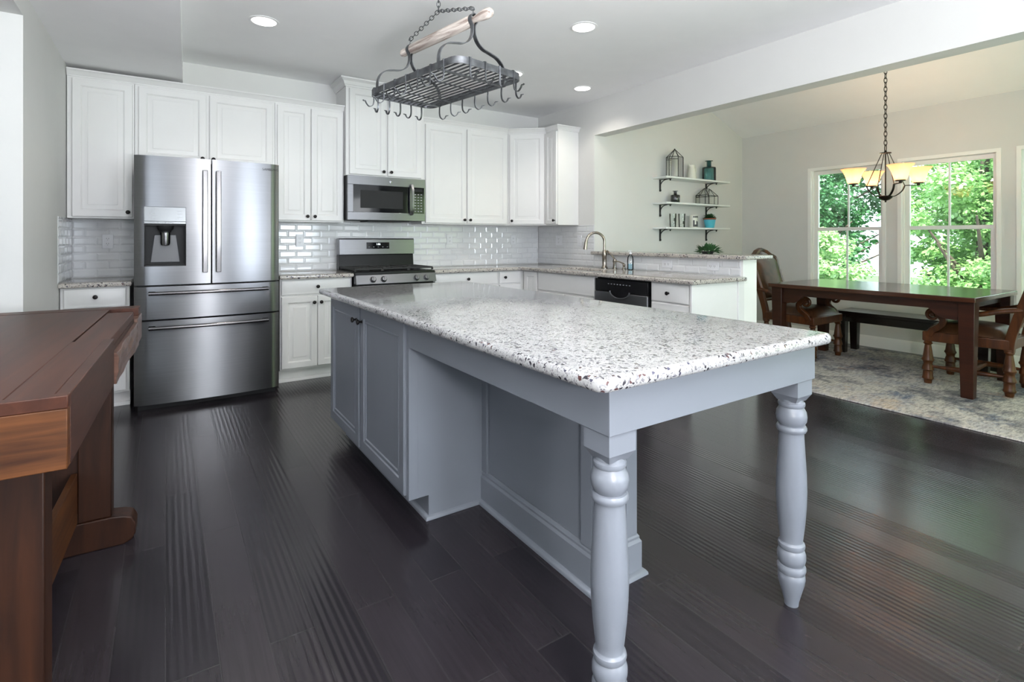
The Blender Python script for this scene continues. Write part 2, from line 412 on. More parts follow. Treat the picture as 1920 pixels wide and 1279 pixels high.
# ------------------------------------------------------------------ mesh helpers
class MB:
    def __init__(self, xf=None):
        self.v = []; self.f = []; self.xf = xf
    def add(self, pts, faces):
        n = len(self.v)
        for p in pts:
            p = Vector(p)
            self.v.append(self.xf @ p if self.xf else p)
        self.f += [tuple(i + n for i in f) for f in faces]
        return self
    def box(self, x0, x1, y0, y1, z0, z1):
        x0, x1 = min(x0, x1), max(x0, x1); y0, y1 = min(y0, y1), max(y0, y1); z0, z1 = min(z0, z1), max(z0, z1)
        p = [(x0, y0, z0), (x1, y0, z0), (x1, y1, z0), (x0, y1, z0), (x0, y0, z1), (x1, y0, z1), (x1, y1, z1), (x0, y1, z1)]
        return self.add(p, [(0, 3, 2, 1), (4, 5, 6, 7), (0, 1, 5, 4), (1, 2, 6, 5), (2, 3, 7, 6), (3, 0, 4, 7)])
    def frustum(self, a, b):
        """two rectangles (x0,x1,y0,y1,z)"""
        p = []
        for (x0, x1, y0, y1, z) in (a, b):
            p += [(x0, y0, z), (x1, y0, z), (x1, y1, z), (x0, y1, z)]
        return self.add(p, [(0, 3, 2, 1), (4, 5, 6, 7), (0, 1, 5, 4), (1, 2, 6, 5), (2, 3, 7, 6), (3, 0, 4, 7)])
    def prism(self, poly, a, b, plane='xy'):
        """extrude a 2-D outline; plane xy -> along z, xz -> along y, yz -> along x"""
        n = len(poly)
        def m(p, t):
            return {'xy': (p[0], p[1], t), 'xz': (p[0], t, p[1]), 'yz': (t, p[0], p[1])}[plane]
        pts = [m(p, a) for p in poly] + [m(p, b) for p in poly]
        fs = [tuple(range(n))[::-1], tuple(range(n, 2 * n))] + [(i, (i + 1) % n, n + (i + 1) % n, n + i) for i in range(n)]
        return self.add(pts, fs)
    def lathe(self, prof, c=(0, 0, 0), n=24, axis='z', close=True):
        pts = []; fs = []
        for (r, h) in prof:
            for k in range(n):
                a = 2 * PI * k / n
                u, v = r * math.cos(a), r * math.sin(a)
                q = {'z': (u, v, h), 'x': (h, u, v), 'y': (v, h, u)}[axis]
                pts.append((c[0] + q[0], c[1] + q[1], c[2] + q[2]))
        for i in range(len(prof) - 1):
            for k in range(n):
                k2 = (k + 1) % n
                fs.append((i * n + k, i * n + k2, (i + 1) * n + k2, (i + 1) * n + k))
        if close:
            fs.append(tuple(range(n))[::-1])
            fs.append(tuple((len(prof) - 1) * n + k for k in range(n)))
        return self.add(pts, fs)
    def tube(self, path, r, n=8, closed=False, flat=None, up=None):
        """round tube (r number or list) or a flat strap when flat=(half_width, half_thickness) with up giving the width direction"""
        P = [Vector(p) for p in path]
        N = len(P)
        T = []
        for i in range(N):
            a = P[i - 1] if (i > 0 or closed) else P[i]
            b = P[(i + 1) % N] if (i < N - 1 or closed) else P[i]
            t = b - a
            T.append(t.normalized() if t.length > 1e-9 else Vector((0, 0, 1)))
        if up is not None:
            U = [Vector(up)] * N
        else:
            ref = Vector((0, 0, 1)) if abs(T[0].z) < 0.9 else Vector((1, 0, 0))
            u = (ref - T[0] * ref.dot(T[0])).normalized()
            U = [u]
            for i in range(1, N):
                u = (U[-1] - T[i] * U[-1].dot(T[i]))
                U.append(u.normalized())
        pts = []; fs = []
        for i in range(N):
            u = (U[i] - T[i] * U[i].dot(T[i])).normalized()
            w = T[i].cross(u)
            if flat:
                hw, ht = flat
                ring = [u * hw + w * ht, -u * hw + w * ht, -u * hw - w * ht, u * hw - w * ht]
            else:
                rr = r[i] if isinstance(r, (list, tuple)) else r
                ring = [u * (rr * math.cos(2 * PI * k / n)) + w * (rr * math.sin(2 * PI * k / n)) for k in range(n)]
            pts += [P[i] + q for q in ring]
        m = 4 if flat else n
        for i in range(N if closed else N - 1):
            j = (i + 1) % N
            for k in range(m):
                k2 = (k + 1) % m
                fs.append((i * m + k, i * m + k2, j * m + k2, j * m + k))
        if not closed:
            fs.append(tuple(range(m))[::-1]); fs.append(tuple((N - 1) * m + k for k in range(m)))
        return self.add(pts, fs)
    def sphere(self, c, rx, ry=None, rz=None, n=16, m=10):
        ry = ry or rx; rz = rz or rx
        pts = []; fs = []
        for i in range(1, m):
            t = PI * i / m
            for k in range(n):
                a = 2 * PI * k / n
                pts.append((c[0] + rx * math.sin(t) * math.cos(a), c[1] + ry * math.sin(t) * math.sin(a), c[2] - rz * math.cos(t)))
        b = len(pts); pts += [(c[0], c[1], c[2] - rz), (c[0], c[1], c[2] + rz)]
        for i in range(m - 2):
            for k in range(n):
                k2 = (k + 1) % n
                fs.append((i * n + k, i * n + k2, (i + 1) * n + k2, (i + 1) * n + k))
        for k in range(n):
            k2 = (k + 1) % n
            fs.append((b, k2, k)); fs.append((b + 1, (m - 2) * n + k, (m - 2) * n + k2))
        return self.add(pts, fs)
    def sweep(self, path, prof, pre=None, post=None, z=0.0):
        """moulding: profile (out, height) swept along a plan path; out is to the right of travel; mitred corners"""
        P = [Vector((p[0], p[1])) for p in path]
        def nrm(a, b):
            d = (b - a).normalized(); return Vector((d.y, -d.x))
        N = len(P); pts = []; fs = []
        for i in range(N):
            ns = []
            a = P[i - 1] if i > 0 else (Vector(pre) if pre else None)
            b = P[i + 1] if i < N - 1 else (Vector(post) if post else None)
            if a is not None: ns.append(nrm(a, P[i]))
            if b is not None: ns.append(nrm(P[i], b))
            if len(ns) == 1: mvec = ns[0]
            else:
                s = ns[0] + ns[1]
                mvec = s / max(0.2, (1 + ns[0].dot(ns[1])))
            for (o, h) in prof:
                q = P[i] + mvec * o
                pts.append((q.x, q.y, z + h))
        m = len(prof)
        for i in range(N - 1):
            for k in range(m):
                k2 = (k + 1) % m
                fs.append((i * m + k, i * m + k2, (i + 1) * m + k2, (i + 1) * m + k))
        fs.append(tuple(range(m))[::-1]); fs.append(tuple((N - 1) * m + k for k in range(m)))
        return self.add(pts, fs)
    def nested(self, x0, z0, w, h, y, loops, t):
        """a panel facing -y: loops of (inset, depth) from the outer edge inwards, closed at the back by thickness t"""
        pts = []; fs = []
        L = [(0.0, t)] + list(loops)
        for (ins, dep) in L:
            pts += [(x0 + ins, y + dep, z0 + ins), (x0 + w - ins, y + dep, z0 + ins), (x0 + w - ins, y + dep, z0 + h - ins), (x0 + ins, y + dep, z0 + h - ins)]
        for i in range(len(L) - 1):
            for k in range(4):
                k2 = (k + 1) % 4
                fs.append((i * 4 + k, i * 4 + k2, (i + 1) * 4 + k2, (i + 1) * 4 + k))
        e = (len(L) - 1) * 4
        fs.append((e, e + 1, e + 2, e + 3)); fs.append((3, 2, 1, 0))
        return self.add(pts, fs)

def link(name, me, parent=None):
    o = bpy.data.objects.new(name, me)
    col.objects.link(o)
    if parent: o.parent = parent
    return o

def obj(name, mb, mat, parent=None, smooth=35, bev=0.0, seg=2, sub=0, normals=True):
    me = bpy.data.meshes.new(name)
    me.from_pydata([tuple(v) for v in mb.v], [], mb.f)
    if normals:
        bm = bmesh.new(); bm.from_mesh(me)
        bmesh.ops.recalc_face_normals(bm, faces=bm.faces)
        bm.to_mesh(me); bm.free()
    me.materials.append(mat)
    if smooth:
        me.polygons.foreach_set('use_smooth', [True] * len(me.polygons))
        me.set_sharp_from_angle(angle=R(smooth))
    o = link(name, me, parent)
    if sub:
        s = o.modifiers.new('sub', 'SUBSURF'); s.levels = sub; s.render_levels = sub
    if bev:
        b = o.modifiers.new('bevel', 'BEVEL')
        b.width = bev; b.segments = seg; b.limit_method = 'ANGLE'; b.angle_limit = R(40)
        b.harden_normals = False
    return o

def thing(name, label, cat, loc=(0, 0, 0), rz=0.0, group=None):
    o = bpy.data.objects.new(name, None)
    col.objects.link(o)
    o.empty_display_size = 0.1
    o.location = loc; o.rotation_euler = (0, 0, rz)
    return tag(o, label, cat, group)

def tag(o, label, cat, group=None):
    o['label'] = label; o['category'] = cat
    if group: o['group'] = group
    return o

def struct(name, mb, mat, label=None, **kw):
    o = obj(name, mb, mat, **kw)
    o['kind'] = 'structure'
    if label: o['label'] = label
    return o

def inv(loc, rz=0.0):
    return (Matrix.Translation(loc) @ Matrix.Rotation(rz, 4, 'Z')).inverted()

def copy_tree(o, parent=None):
    c = o.copy(); col.objects.link(c)
    if parent: c.parent = parent
    for ch in list(o.children): copy_tree(ch, c)
    return c

def text(name, body, size, mat, parent, loc, rot, depth=0.0006):
    c = bpy.data.curves.new(name, 'FONT')
    c.body = body; c.size = size; c.extrude = depth; c.align_x = 'CENTER'; c.align_y = 'CENTER'
    tmp = bpy.data.objects.new(name, c); col.objects.link(tmp)
    dg = bpy.context.evaluated_depsgraph_get()
    me = bpy.data.meshes.new_from_object(tmp.evaluated_get(dg))
    bpy.data.objects.remove(tmp)
    me.name = name
    me.materials.clear(); me.materials.append(mat)
    o = link(name, me, parent)
    o.location = loc; o.rotation_euler = rot
    return o

def rrect(x0, x1, y0, y1, r, n=6):
    pts = []
    for (cx, cy, a0) in ((x1 - r, y0 + r, -90), (x1 - r, y1 - r, 0), (x0 + r, y1 - r, 90), (x0 + r, y0 + r, 180)):
        for k in range(n + 1):
            a = R(a0 + 90 * k / n)
            pts.append((cx + r * math.cos(a), cy + r * math.sin(a)))
    return pts

def spline(pts, n=6):
    """Catmull-Rom through the points"""
    P = [Vector(p) for p in pts]; out = []
    for i in range(len(P) - 1):
        p0 = P[max(0, i - 1)]; p1 = P[i]; p2 = P[i + 1]; p3 = P[min(len(P) - 1, i + 2)]
        for k in range(n):
            t = k / n
            out.append(0.5 * ((2 * p1) + (p2 - p0) * t + (2 * p0 - 5 * p1 + 4 * p2 - p3) * t * t + (3 * p1 - p0 - 3 * p2 + p3) * t ** 3))
    out.append(P[-1])
    return out

# ------------------------------------------------------------------ room shell
YB, XL, XR, XW, YS, ZC = 5.30, -0.61, 3.91, 6.65, 4.265, 2.74
T = 0.16
struct('floor', MB().box(-3.6, XW + 0.14, -4.3, YB + T, -0.1, 0), M['floor'], 'dark hand-scraped plank floor')
struct('ceiling', MB().box(-3.6, XR + T, -4.3, YB + T, ZC, ZC + 0.1), M['ceiling'], 'flat kitchen ceiling')
struct('wall_back', MB().box(XL - T, XR + T, YB, YB + T, 0, ZC), M['wall'])
wl = MB()
wl.box(XL - T, XL, 3.63, YB, 0, ZC)
wl.box(XL - T, XL, -1.5, 3.63, 2.37, ZC)
wl.box(XL - T, XL, -4.2, -1.5, 0, ZC)
struct('wall_left', wl, M['wall'])
so = MB()
so.prism([(XL, -1.0), (-0.06, -1.0), (0.125, YB), (XL, YB)], 2.505, ZC)
struct('ceiling_bulkhead', so, M['ceiling'], 'lowered ceiling box along the left wall')
wr = MB()
wr.box(XR, XR + T, YS, YB, 0, ZC)
wr.box(XR, XR + T, -1.2, YS, 2.354, 3.75)
wr.box(XR, XR + T, -4.2, -1.2, 0, ZC)
struct('wall_right', wr, M['wall'], 'kitchen right wall with the wide header above the dining opening')
struct('wall_bar', MB().box(XR, XR + T + 0.03, 2.5, YS, 0, 1.05), M['trim'], 'half wall behind the sink counter')
struct('wall_far', MB().box(XR + T, XW, YS, YS + 0.12, 0, 3.8), M['wall'], 'dining end wall with the shelves')
WIN = [(2.536, 3.378), (1.576, 2.425), (0.62, 1.47)]
WZ0, WZ1 = 0.62, 2.09
ww = MB()
ys = [-1.2]
for a, b in sorted(WIN): ys += [a, b]
ys.append(YS + 0.12)
for i in range(0, len(ys), 2):
    ww.box(XW, XW + 0.14, ys[i], ys[i + 1], 0, 2.9)
for a, b in WIN:
    ww.box(XW, XW + 0.14, a, b, 0, WZ0); ww.box(XW, XW + 0.14, a, b, WZ1, 2.9)
struct('wall_window', ww, M['wall'], 'dining wall with the row of windows')
cd = MB()
zc2 = lambda x: 2.61 + (XW - x) * 0.40
cd.prism([(XW + 0.14, zc2(XW + 0.14)), (XR, zc2(XR)), (XR, zc2(XR) + 0.1), (XW + 0.14, zc2(XW + 0.14) + 0.1)], -1.2, YS + 0.12, 'xz')
struct('ceiling_dining', cd, M['ceiling'], 'sloped dining ceiling')
struct('wall_dining', MB().box(XR, XW + 0.14, -1.36, -1.2, 0, 3.8), M['wall'])
wf = MB()
xs = [-3.6, -2.5, -1.5, 0.25, 1.25, 2.4, 3.4, XR + T]
for i in range(0, 8, 2): wf.box(xs[i], xs[i + 1], -4.36, -4.2, 0, ZC)
for i in range(1, 7, 2):
    wf.box(xs[i], xs[i + 1], -4.36, -4.2, 0, 0.7); wf.box(xs[i], xs[i + 1], -4.36, -4.2, 2.3, ZC)  # openings for the windows assumed in the unseen rear wall
struct('wall_front', wf, M['accent'])
struct('wall_outer', MB().box(-3.76, -3.6, -4.3, YB, 0, ZC), M['wall'])
struct('wall_hall', MB().box(-3.6, XL - T, 4.4, 4.56, 0, ZC), M['wall'])
bb = [(0, 0), (0.014, 0), (0.014, 0.105), (0.008, 0.125), (0, 0.125)]
b_ = MB(); b_.sweep([(XW, YS), (XW, -1.2)], [(o, h) for o, h in bb]); struct('baseboard_window', b_, M['trim'])
b_ = MB(); b_.sweep([(XR + T + 0.03, YS), (XW, YS)], bb); struct('baseboard_far', b_, M['trim'])
b_ = MB(); b_.sweep([(XR + T + 0.03, 2.5), (XR + T + 0.03, YS)], [(o, h) for o, h in bb]); struct('baseboard_bar', b_, M['trim'])

# windows
def window(k, y0, y1, label):
    w = bpy.data.objects.new('window_%d' % k, None); col.objects.link(w)
    w.location = (XW, (y0 + y1) / 2, WZ0)
    w['kind'] = 'structure'; w['label'] = label
    hw = (y1 - y0) / 2; H = WZ1 - WZ0
    f = MB()   # casing flange + jamb liner
    for (a, b, c, d) in ((-hw, -hw + 0.035, 0, H), (hw - 0.035, hw, 0, H), (-hw + 0.035, hw - 0.035, H - 0.035, H), (-hw + 0.035, hw - 0.035, 0, 0.035)):
        f.box(-0.006, 0.13, a, b, c, d)
    obj('frame', f, M['trim'], w)
    f = MB()
    for s in (-1, 1): f.box(0.03, 0.055, s * (hw - 0.035), s * (hw - 0.05), 0.035, H - 0.035)
    obj('track', f, M['trim'], w)
    mid = 1.34 - WZ0
    def sash(nm, x, z0, z1, st, rail_t, rail_b):
        a = hw - 0.036
        f = MB()
        f.box(x, x + 0.032, -a, -a + st, z0, z1); f.box(x, x + 0.032, a - st, a, z0, z1)
        f.box(x, x + 0.032, -a + st, a - st, z1 - rail_t, z1); f.box(x, x + 0.032, -a + st, a - st, z0, z0 + rail_b)
        s = obj(nm, f, M['trim'], w)
        g = MB(); g.box(x + 0.013, x + 0.019, -a + st - 0.004, a - st + 0.004, z0 + rail_b - 0.004, z1 - rail_t + 0.004)
        obj('pane', g, M['pane'], s)
        g = MB(); g.box(x + 0.006, x + 0.012, -0.008, 0.008, z0 + rail_b, z1 - rail_t)
        g.box(x + 0.0195, x + 0.026, -0.008, 0.008, z0 + rail_b, z1 - rail_t)
        obj('muntin', g, M['trim'], s)
    sash('upper_sash', 0.085, mid - 0.02, H - 0.036, 0.045, 0.045, 0.035)
    sash('lower_sash', 0.05, 0.036, mid + 0.018, 0.055, 0.04, 0.06)
    return w
window(1, *WIN[0], 'white double-hung window nearest the shelf wall')
window(2, *WIN[1], 'white double-hung window behind the dining table')
window(3, *WIN[2], 'white double-hung window cut by the right edge of the photo')

# outside: lawn and trees
struct('ground', MB().box(XW + 0.2, 60, -40, 40, -2.6, -2.5), M['lawn'], 'lawn outside')
def tree(label, x, y, z0, trunk_h, rx, rz, cz, nleaf, mat, seed, leaf=0.11, nblob=70):
    t = thing('leafy_tree', label, 'tree', (x, y, z0), group='trees outside the dining windows')
    rs = np.random.RandomState(seed)
    tr = MB()
    pts = [(0, 0, 0), (0.05, 0.03, trunk_h * 0.4), (-0.04, 0.05, trunk_h * 0.75), (0.02, 0, cz + rz * 0.5)]
    tr.tube(spline(pts, 4), list(np.linspace(0.16, 0.05, 13)), 10)
    for k in range(9):
        a = rs.rand() * 2 * PI; zz = trunk_h * (0.45 + 0.06 * k)
        e = (math.cos(a) * rx * 0.7, math.sin(a) * rx * 0.7, zz + 0.9)
        tr.tube(spline([(0, 0, zz), (e[0] * .5, e[1] * .5, zz + 0.35), e], 4), list(np.linspace(0.05, 0.015, 9)), 6)
    obj('trunk', tr, M['bark'], t)
    u = rs.normal(size=(nblob, 3)); u /= np.linalg.norm(u, axis=1)[:, None]
    rad = rs.rand(nblob, 1) ** 0.4
    cen = u * rad * np.array([rx, rx, rz]) * 0.86 + np.array([0, 0, cz])
    br = rs.uniform(0.26, 0.55, nblob) * rx / 1.6
    bi = rs.randint(0, nblob, nleaf)
    d = rs.normal(size=(nleaf, 3)); d /= np.linalg.norm(d, axis=1)[:, None]
    p = cen[bi] + d * (br[bi] * rs.rand(nleaf) ** 0.35)[:, None] * np.array([1, 1, 0.62])
    nrm = d * 0.5 + rs.normal(size=(nleaf, 3)) * 0.45 + np.array([0, 0, 0.8])
    nrm /= np.linalg.norm(nrm, axis=1)[:, None]
    a = np.cross(nrm, rs.normal(size=(nleaf, 3))); a /= np.linalg.norm(a, axis=1)[:, None]
    b = np.cross(nrm, a)
    L = (leaf * rs.uniform(0.6, 1.25, nleaf))[:, None]
    q = np.stack([p - a * L * 0.5, p + b * L * 0.36 - nrm * L * 0.08 - a * L * 0.05, p + a * L * 0.55 - nrm * L * 0.1, p - b * L * 0.36 - nrm * L * 0.08 - a * L * 0.05], 1).reshape(-1, 3)
    me = bpy.data.meshes.new('foliage')
    me.vertices.add(nleaf * 4); me.vertices.foreach_set('co', q.ravel())
    me.loops.add(nleaf * 4); me.loops.foreach_set('vertex_index', np.arange(nleaf * 4))
    me.polygons.add(nleaf); me.polygons.foreach_set('loop_start', np.arange(nleaf) * 4)
    me.polygons.foreach_set('loop_total', np.full(nleaf, 4))
    me.update(calc_edges=True)
    me.materials.append(mat)
    f = link('foliage', me, t); f['kind'] = 'stuff'
    return t
tree('bright pale green low tree close outside the window nearest the shelves', 10.2, 5.25, -2.5, 2.2, 1.15, 1.6, 2.7, 20000, M['leaf_light'], 3, 0.075, 90)
tree('leafy maple with sunlit boughs close outside between the two full windows', 10.8, 2.75, -2.5, 3.4, 1.25, 2.7, 3.9, 30000, M['leaf'], 8, 0.078, 120)
tree('pale sunlit slender tree close outside low behind the right end of the table', 10.0, 0.55, -2.5, 2.2, 1.05, 1.9, 2.9, 20000, M['leaf_light'], 12, 0.075, 90)
tree('dark green tall tree standing behind, filling the left window', 13.7, 7.2, -2.5, 4.0, 1.75, 3.4, 4.9, 26000, M['leaf_dark'], 5, 0.10, 130)
tree('mid green tall tree standing behind the maple', 14.2, 3.6, -2.5, 4.6, 1.75, 3.6, 5.3, 22000, M['leaf'], 15, 0.10, 120)
tree('dark green tree standing behind, at the right side of the middle window', 13.4, 0.9, -2.5, 3.6, 1.0, 3.2, 4.8, 9000, M['leaf_dark'], 21, 0.12, 70)
tree('tall deep green tree far back beyond the left window', 18.6, 9.0, -2.5, 5.0, 2.9, 4.4, 6.0, 14000, M['leaf_dark'], 27, 0.17, 110)
tree('broad bright tree far back beyond the middle window', 18.9, 3.6, -2.5, 5.0, 2.6, 4.2, 5.6, 14000, M['leaf_light'], 31, 0.17, 110)

# ------------------------------------------------------------------ backsplash tiles
def tiles(u0, u1, z0, z1, tw=0.150, th=0.0635, shift=0.0, skip=()):
    """bevelled running-bond tiles in local x (along), -y (out), z"""
    m = MB()
    m.box(u0, u1, -0.002, 0.0, z0, z1)
    g = 0.0012; bv = 0.011; d = 0.0062; e = 0.003
    row = 0; z = z0
    while z < z1 - 0.006:
        zt = min(z + th, z1)
        u = u0 - (tw / 2 if row % 2 else 0) - shift
        while u < u1:
            a = max(u, u0) + g; b = min(u + tw, u1) - g; c = z + g; t = zt - g
            if b - a > 0.012:
                bu = min(bv, (b - a) * 0.35); bz = min(bv, (t - c) * 0.35)
                pts = []
                for (i, j, y) in ((0, 0, -0.002), (0, 0, -e), (bu, bz, -d)):
                    pts += [(a + i, y, c + j), (b - i, y, c + j), (b - i, y, t - j), (a + i, y, t - j)]
                fs = [(0, 1, 5, 4), (1, 2, 6, 5), (2, 3, 7, 6), (3, 0, 4, 7), (4, 5, 9, 8), (5, 6, 10, 9), (6, 7, 11, 10), (7, 4, 8, 11), (8, 9, 10, 11)]
                m.add(pts, fs)
            u += tw
        z += th; row += 1
    return m
t_ = struct('wall_back_tiles', tiles(XL + 0.003, -0.16, 0.916, 1.374), M['tile'], 'white bevelled tiles left of the fridge', smooth=0)
t_.location = (0, YB, 0)
t_ = struct('wall_back_tiles', tiles(0.74, XR - 0.003, 0.916, 1.394), M['tile'], 'white bevelled tiles behind the range', smooth=0)
t_.location = (0, YB, 0)
t_ = struct('wall_right_tiles', tiles(0.010, YB - YS, 0.916, 1.374), M['tile'], 'white bevelled tiles at the sink corner', smooth=0)
t_.location = (XR, YB, 0); t_.rotation_euler = (0, 0, R(-90))
t_ = struct('wall_bar_tiles', tiles(0, YS - 2.52, 0.916, 1.049), M['tile'], 'white bevelled tiles under the raised bar', smooth=0)
t_.location = (XR, YS, 0); t_.rotation_euler = (0, 0, R(-90))
t_ = struct('wall_left_tiles', tiles(0, 0.63, 0.916, 1.374), M['tile'], 'white bevelled tiles on the left wall', smooth=0)
t_.location = (XL, YB - 0.64, 0); t_.rotation_euler = (0, 0, R(90))

# ------------------------------------------------------------------ cabinets
F = 0.055
def door_loops(w, h):
    f = min(F, w * 0.24, h * 0.28)
    k = min(1.0, (min(w, h) - 2 * f) / 0.12)
    return [(0, 0.004), (0.004, 0), (f - 0.006, 0), (f - 0.002, 0.0035), (f, 0.0035), (f + 0.004, 0.009), (f + 0.010 * k, 0.009), (f + 0.036 * k, 0.0025), (f + 0.038 * k, 0.001)]
def drawer_loops(w, h):
    f = min(0.03, h * 0.2)
    return [(0, 0.008), (0.006, 0.004), (f * 0.5, 0.004), (f, 0.0)]
def knob(parent, x, z, y=0.0):
    k = MB()
    k.lathe([(0.009, 0.0), (0.006, -0.003), (0.0055, -0.013), (0.012, -0.017), (0.0155, -0.022), (0.0145, -0.027), (0.008, -0.0305), (0.001, -0.031)], (x, y, z), 16, 'y')
    return obj('knob', k, M['knob'], parent)

def front(parent, kind, x, z, w, h, kx=None, kz=None, mat=None, loops=None):
    m = MB()
    lp = loops or (door_loops(w, h) if kind == 'door' else drawer_loops(w, h))
    m.nested(x, z, w, h, 0.0, lp, 0.02)
    d = obj(kind, m, mat or M['cab'], parent, smooth=20)
    if kx is not None: knob(d, kx, kz)
    return d

CROWN = [(0, 0), (0.008, 0), (0.008, 0.008), (0.014, 0.013), (0.022, 0.030), (0.036, 0.042), (0.040, 0.043), (0.040, 0.052), (0, 0.052)]
CROWN_BIG = [(0, 0), (0.010, 0), (0.010, 0.012), (0.018, 0.018), (0.030, 0.045), (0.052, 0.062), (0.058, 0.064), (0.058, 0.078), (0, 0.078)]

def upper(label, x0, x1, yf, z0, z1, doors, knobs, crown_path, prof=CROWN, zc=None, pre=None, post=None):
    """upper cabinet facing -Y; doors list of (xa, xb) world"""
    loc = (x0, yf, z0)
    t = thing('upper_cabinet', label, 'cabinet', loc, group='white upper cabinets')
    IX = inv(loc)
    b = MB(IX); b.box(x0 + 0.001, x1 - 0.001, yf + 0.021, YB - 0.002, z0, z1)
    obj('carcass', b, M['cab'], t, bev=0.0015)
    zt = (zc or z1) - 0.025
    for (a, c), kn in zip(doors, knobs):
        kx = None
        if kn: kx = (c - 0.028 if kn == 'r' else a + 0.028) - x0
        front(t, 'door', a - x0, 0.012, c - a, zt - z0 - 0.012, kx, 0.05)
    cr = MB(IX); cr.sweep(crown_path, prof, pre, post, (zc or z1) - 0.01)
    obj('crown', cr, M['cab'], t, smooth=25)
    return t
ZT = 2.436
yc = 5.021
upper('white upper cabinet with one door at the far left wall', XL + 0.004, -0.2, 5.0, 1.375, ZT, [(-0.575, -0.212)], 'r', [(XL + 0.004, yc), (-0.2, yc)])
upper('short white upper cabinet with two doors above the fridge', -0.2, 0.808, 5.0, 1.83, ZT, [(-0.175, 0.283), (0.305, 0.790)], 'rl', [(-0.2, yc), (0.808, yc)])
upper('white upper cabinet with two narrow doors between fridge and microwave', 0.808, 1.412, 5.0, 1.375, ZT, [(0.826, 1.106), (1.114, 1.398)], 'rl', [(0.808, yc), (1.412, yc)])
upper('tall white upper cabinet above the microwave reaching the ceiling', 1.414, 2.204, 4.94, 1.822, 2.735, [(1.445, 1.799), (1.819, 2.172)], 'rl',
      [(1.414, YB - 0.002), (1.414, 4.961), (2.204, 4.961), (2.204, YB - 0.002)], CROWN_BIG, 2.668)
upper('white upper cabinet with two wide doors right of the microwave', 2.206, 3.272, 5.0, 1.375, ZT, [(2.245, 2.722), (2.736, 3.250)], 'rl', [(2.206, yc), (3.272, yc)], post=(3.59, 4.76))
# diagonal corner unit and the wing on the right wall
cx0, cy0, cx1, cy1 = 3.274, 5.021, 3.611, 4.741
ang = math.atan2(cy1 - cy0, cx1 - cx0)
loc = (cx0, cy0, 1.375)
t = thing('upper_cabinet', 'white diagonal corner upper cabinet with a single door', 'cabinet', loc, ang, 'white upper cabinets')
IX = inv(loc, ang)
b = MB(IX); b.prism([(cx0, cy0), (cx1, cy1), (XR - 0.002, cy1), (XR - 0.002, YB - 0.002), (cx0, YB - 0.002)], 1.375, ZT)
obj('carcass', b, M['cab'], t, bev=0.0015)
wd = math.hypot(cx1 - cx0, cy1 - cy0)
m = MB(); m.nested(0.022, 0.012, wd - 0.044, ZT - 0.025 - 1.387, -0.021, door_loops(wd - 0.04, 1), 0.02)
d = obj('door', m, M['cab'], t, smooth=20); knob(d, 0.05, 0.05, -0.021)
cr = MB(IX); cr.sweep([(cx0, cy0), (cx1, cy1)], CROWN, (2.2, 5.021), (3.611, 4.3), ZT - 0.01); obj('crown', cr, M['cab'], t, smooth=25)
loc = (3.59, 4.739, 1.375); rz = R(-90)
t = thing('upper_cabinet', 'narrow white upper cabinet on the right wall with plain end panel', 'cabinet', loc, rz, 'white upper cabinets')
IX = inv(loc, rz)
b = MB(IX); b.box(3.611, XR - 0.002, 4.527, 4.739, 1.375, ZT); obj('carcass', b, M['cab'], t, bev=0.0015)
front(t, 'door', 0.006, 0.012, 0.198, ZT - 0.025 - 1.387, 0.178, 0.05)
cr = MB(IX); cr.sweep([(3.611, 4.739), (3.611, 4.527), (XR - 0.002, 4.527)], CROWN, (3.274, 5.021), None, ZT - 0.01); obj('crown', cr, M['cab'], t, smooth=25)

def base(label, loc, rz, w, d, fronts, toe=True, ends=()):
    t = thing('base_cabinet', label, 'cabinet', loc, rz, 'white base cabinets')
    b = MB(); b.box(0.001, w - 0.001, 0.021, d, 0.11, 0.878)
    obj('carcass', b, M['cab'], t, bev=0.0015)
    b = MB(); b.box(0.001, w - 0.001, 0.085, d, 0.0, 0.11)
    obj('toe_kick', b, M['cab'], t)
    b = MB(); b.sweep([(0.001, 0.085), (w - 0.001, 0.085)], [(0, 0), (0.016, 0), (0.016, 0.012), (0.012, 0.024), (0, 0.03)])
    obj('shoe_moulding', b, M['cab'], t)
    for f in fronts: front(t, *f)
    return t
W = 0.39
base('white base cabinet against the left wall beside the fridge', (XL + 0.004, 4.7, 0), 0, W, YB - 4.702, [('drawer', 0.02, 0.735, W - 0.04, 0.135, W / 2, 0.81), ('door', 0.02, 0.125, W - 0.04, 0.595, W - 0.06, 0.66)])
W = 0.604
base('white base cabinet with one drawer and two doors between fridge and range', (0.796, 4.7, 0), 0, W, YB - 4.702,
     [('drawer', 0.012, 0.745, W - 0.024, 0.125, W / 2 + 0.0, 0.81), ('door', 0.012, 0.125, 0.288, 0.605, 0.272, 0.675), ('door', 0.304, 0.125, 0.288, 0.605, 0.33, 0.675)])
W = 0.755
base('white base cabinet with a wide drawer right of the range', (2.198, 4.7, 0), 0, W, YB - 4.702,
     [('drawer', 0.012, 0.745, W - 0.024, 0.125, W / 2, 0.81), ('door', 0.012, 0.125, 0.36, 0.605, 0.345, 0.675), ('door', 0.384, 0.125, 0.36, 0.605, 0.40, 0.675)])
W = 0.33
base('narrow white base cabinet with a drawer next to the inner counter corner', (2.953, 4.7, 0), 0, W, YB - 4.702,
     [('drawer', 0.01, 0.745, 0.265, 0.125, 0.07, 0.81), ('door', 0.01, 0.125, 0.265, 0.605)])
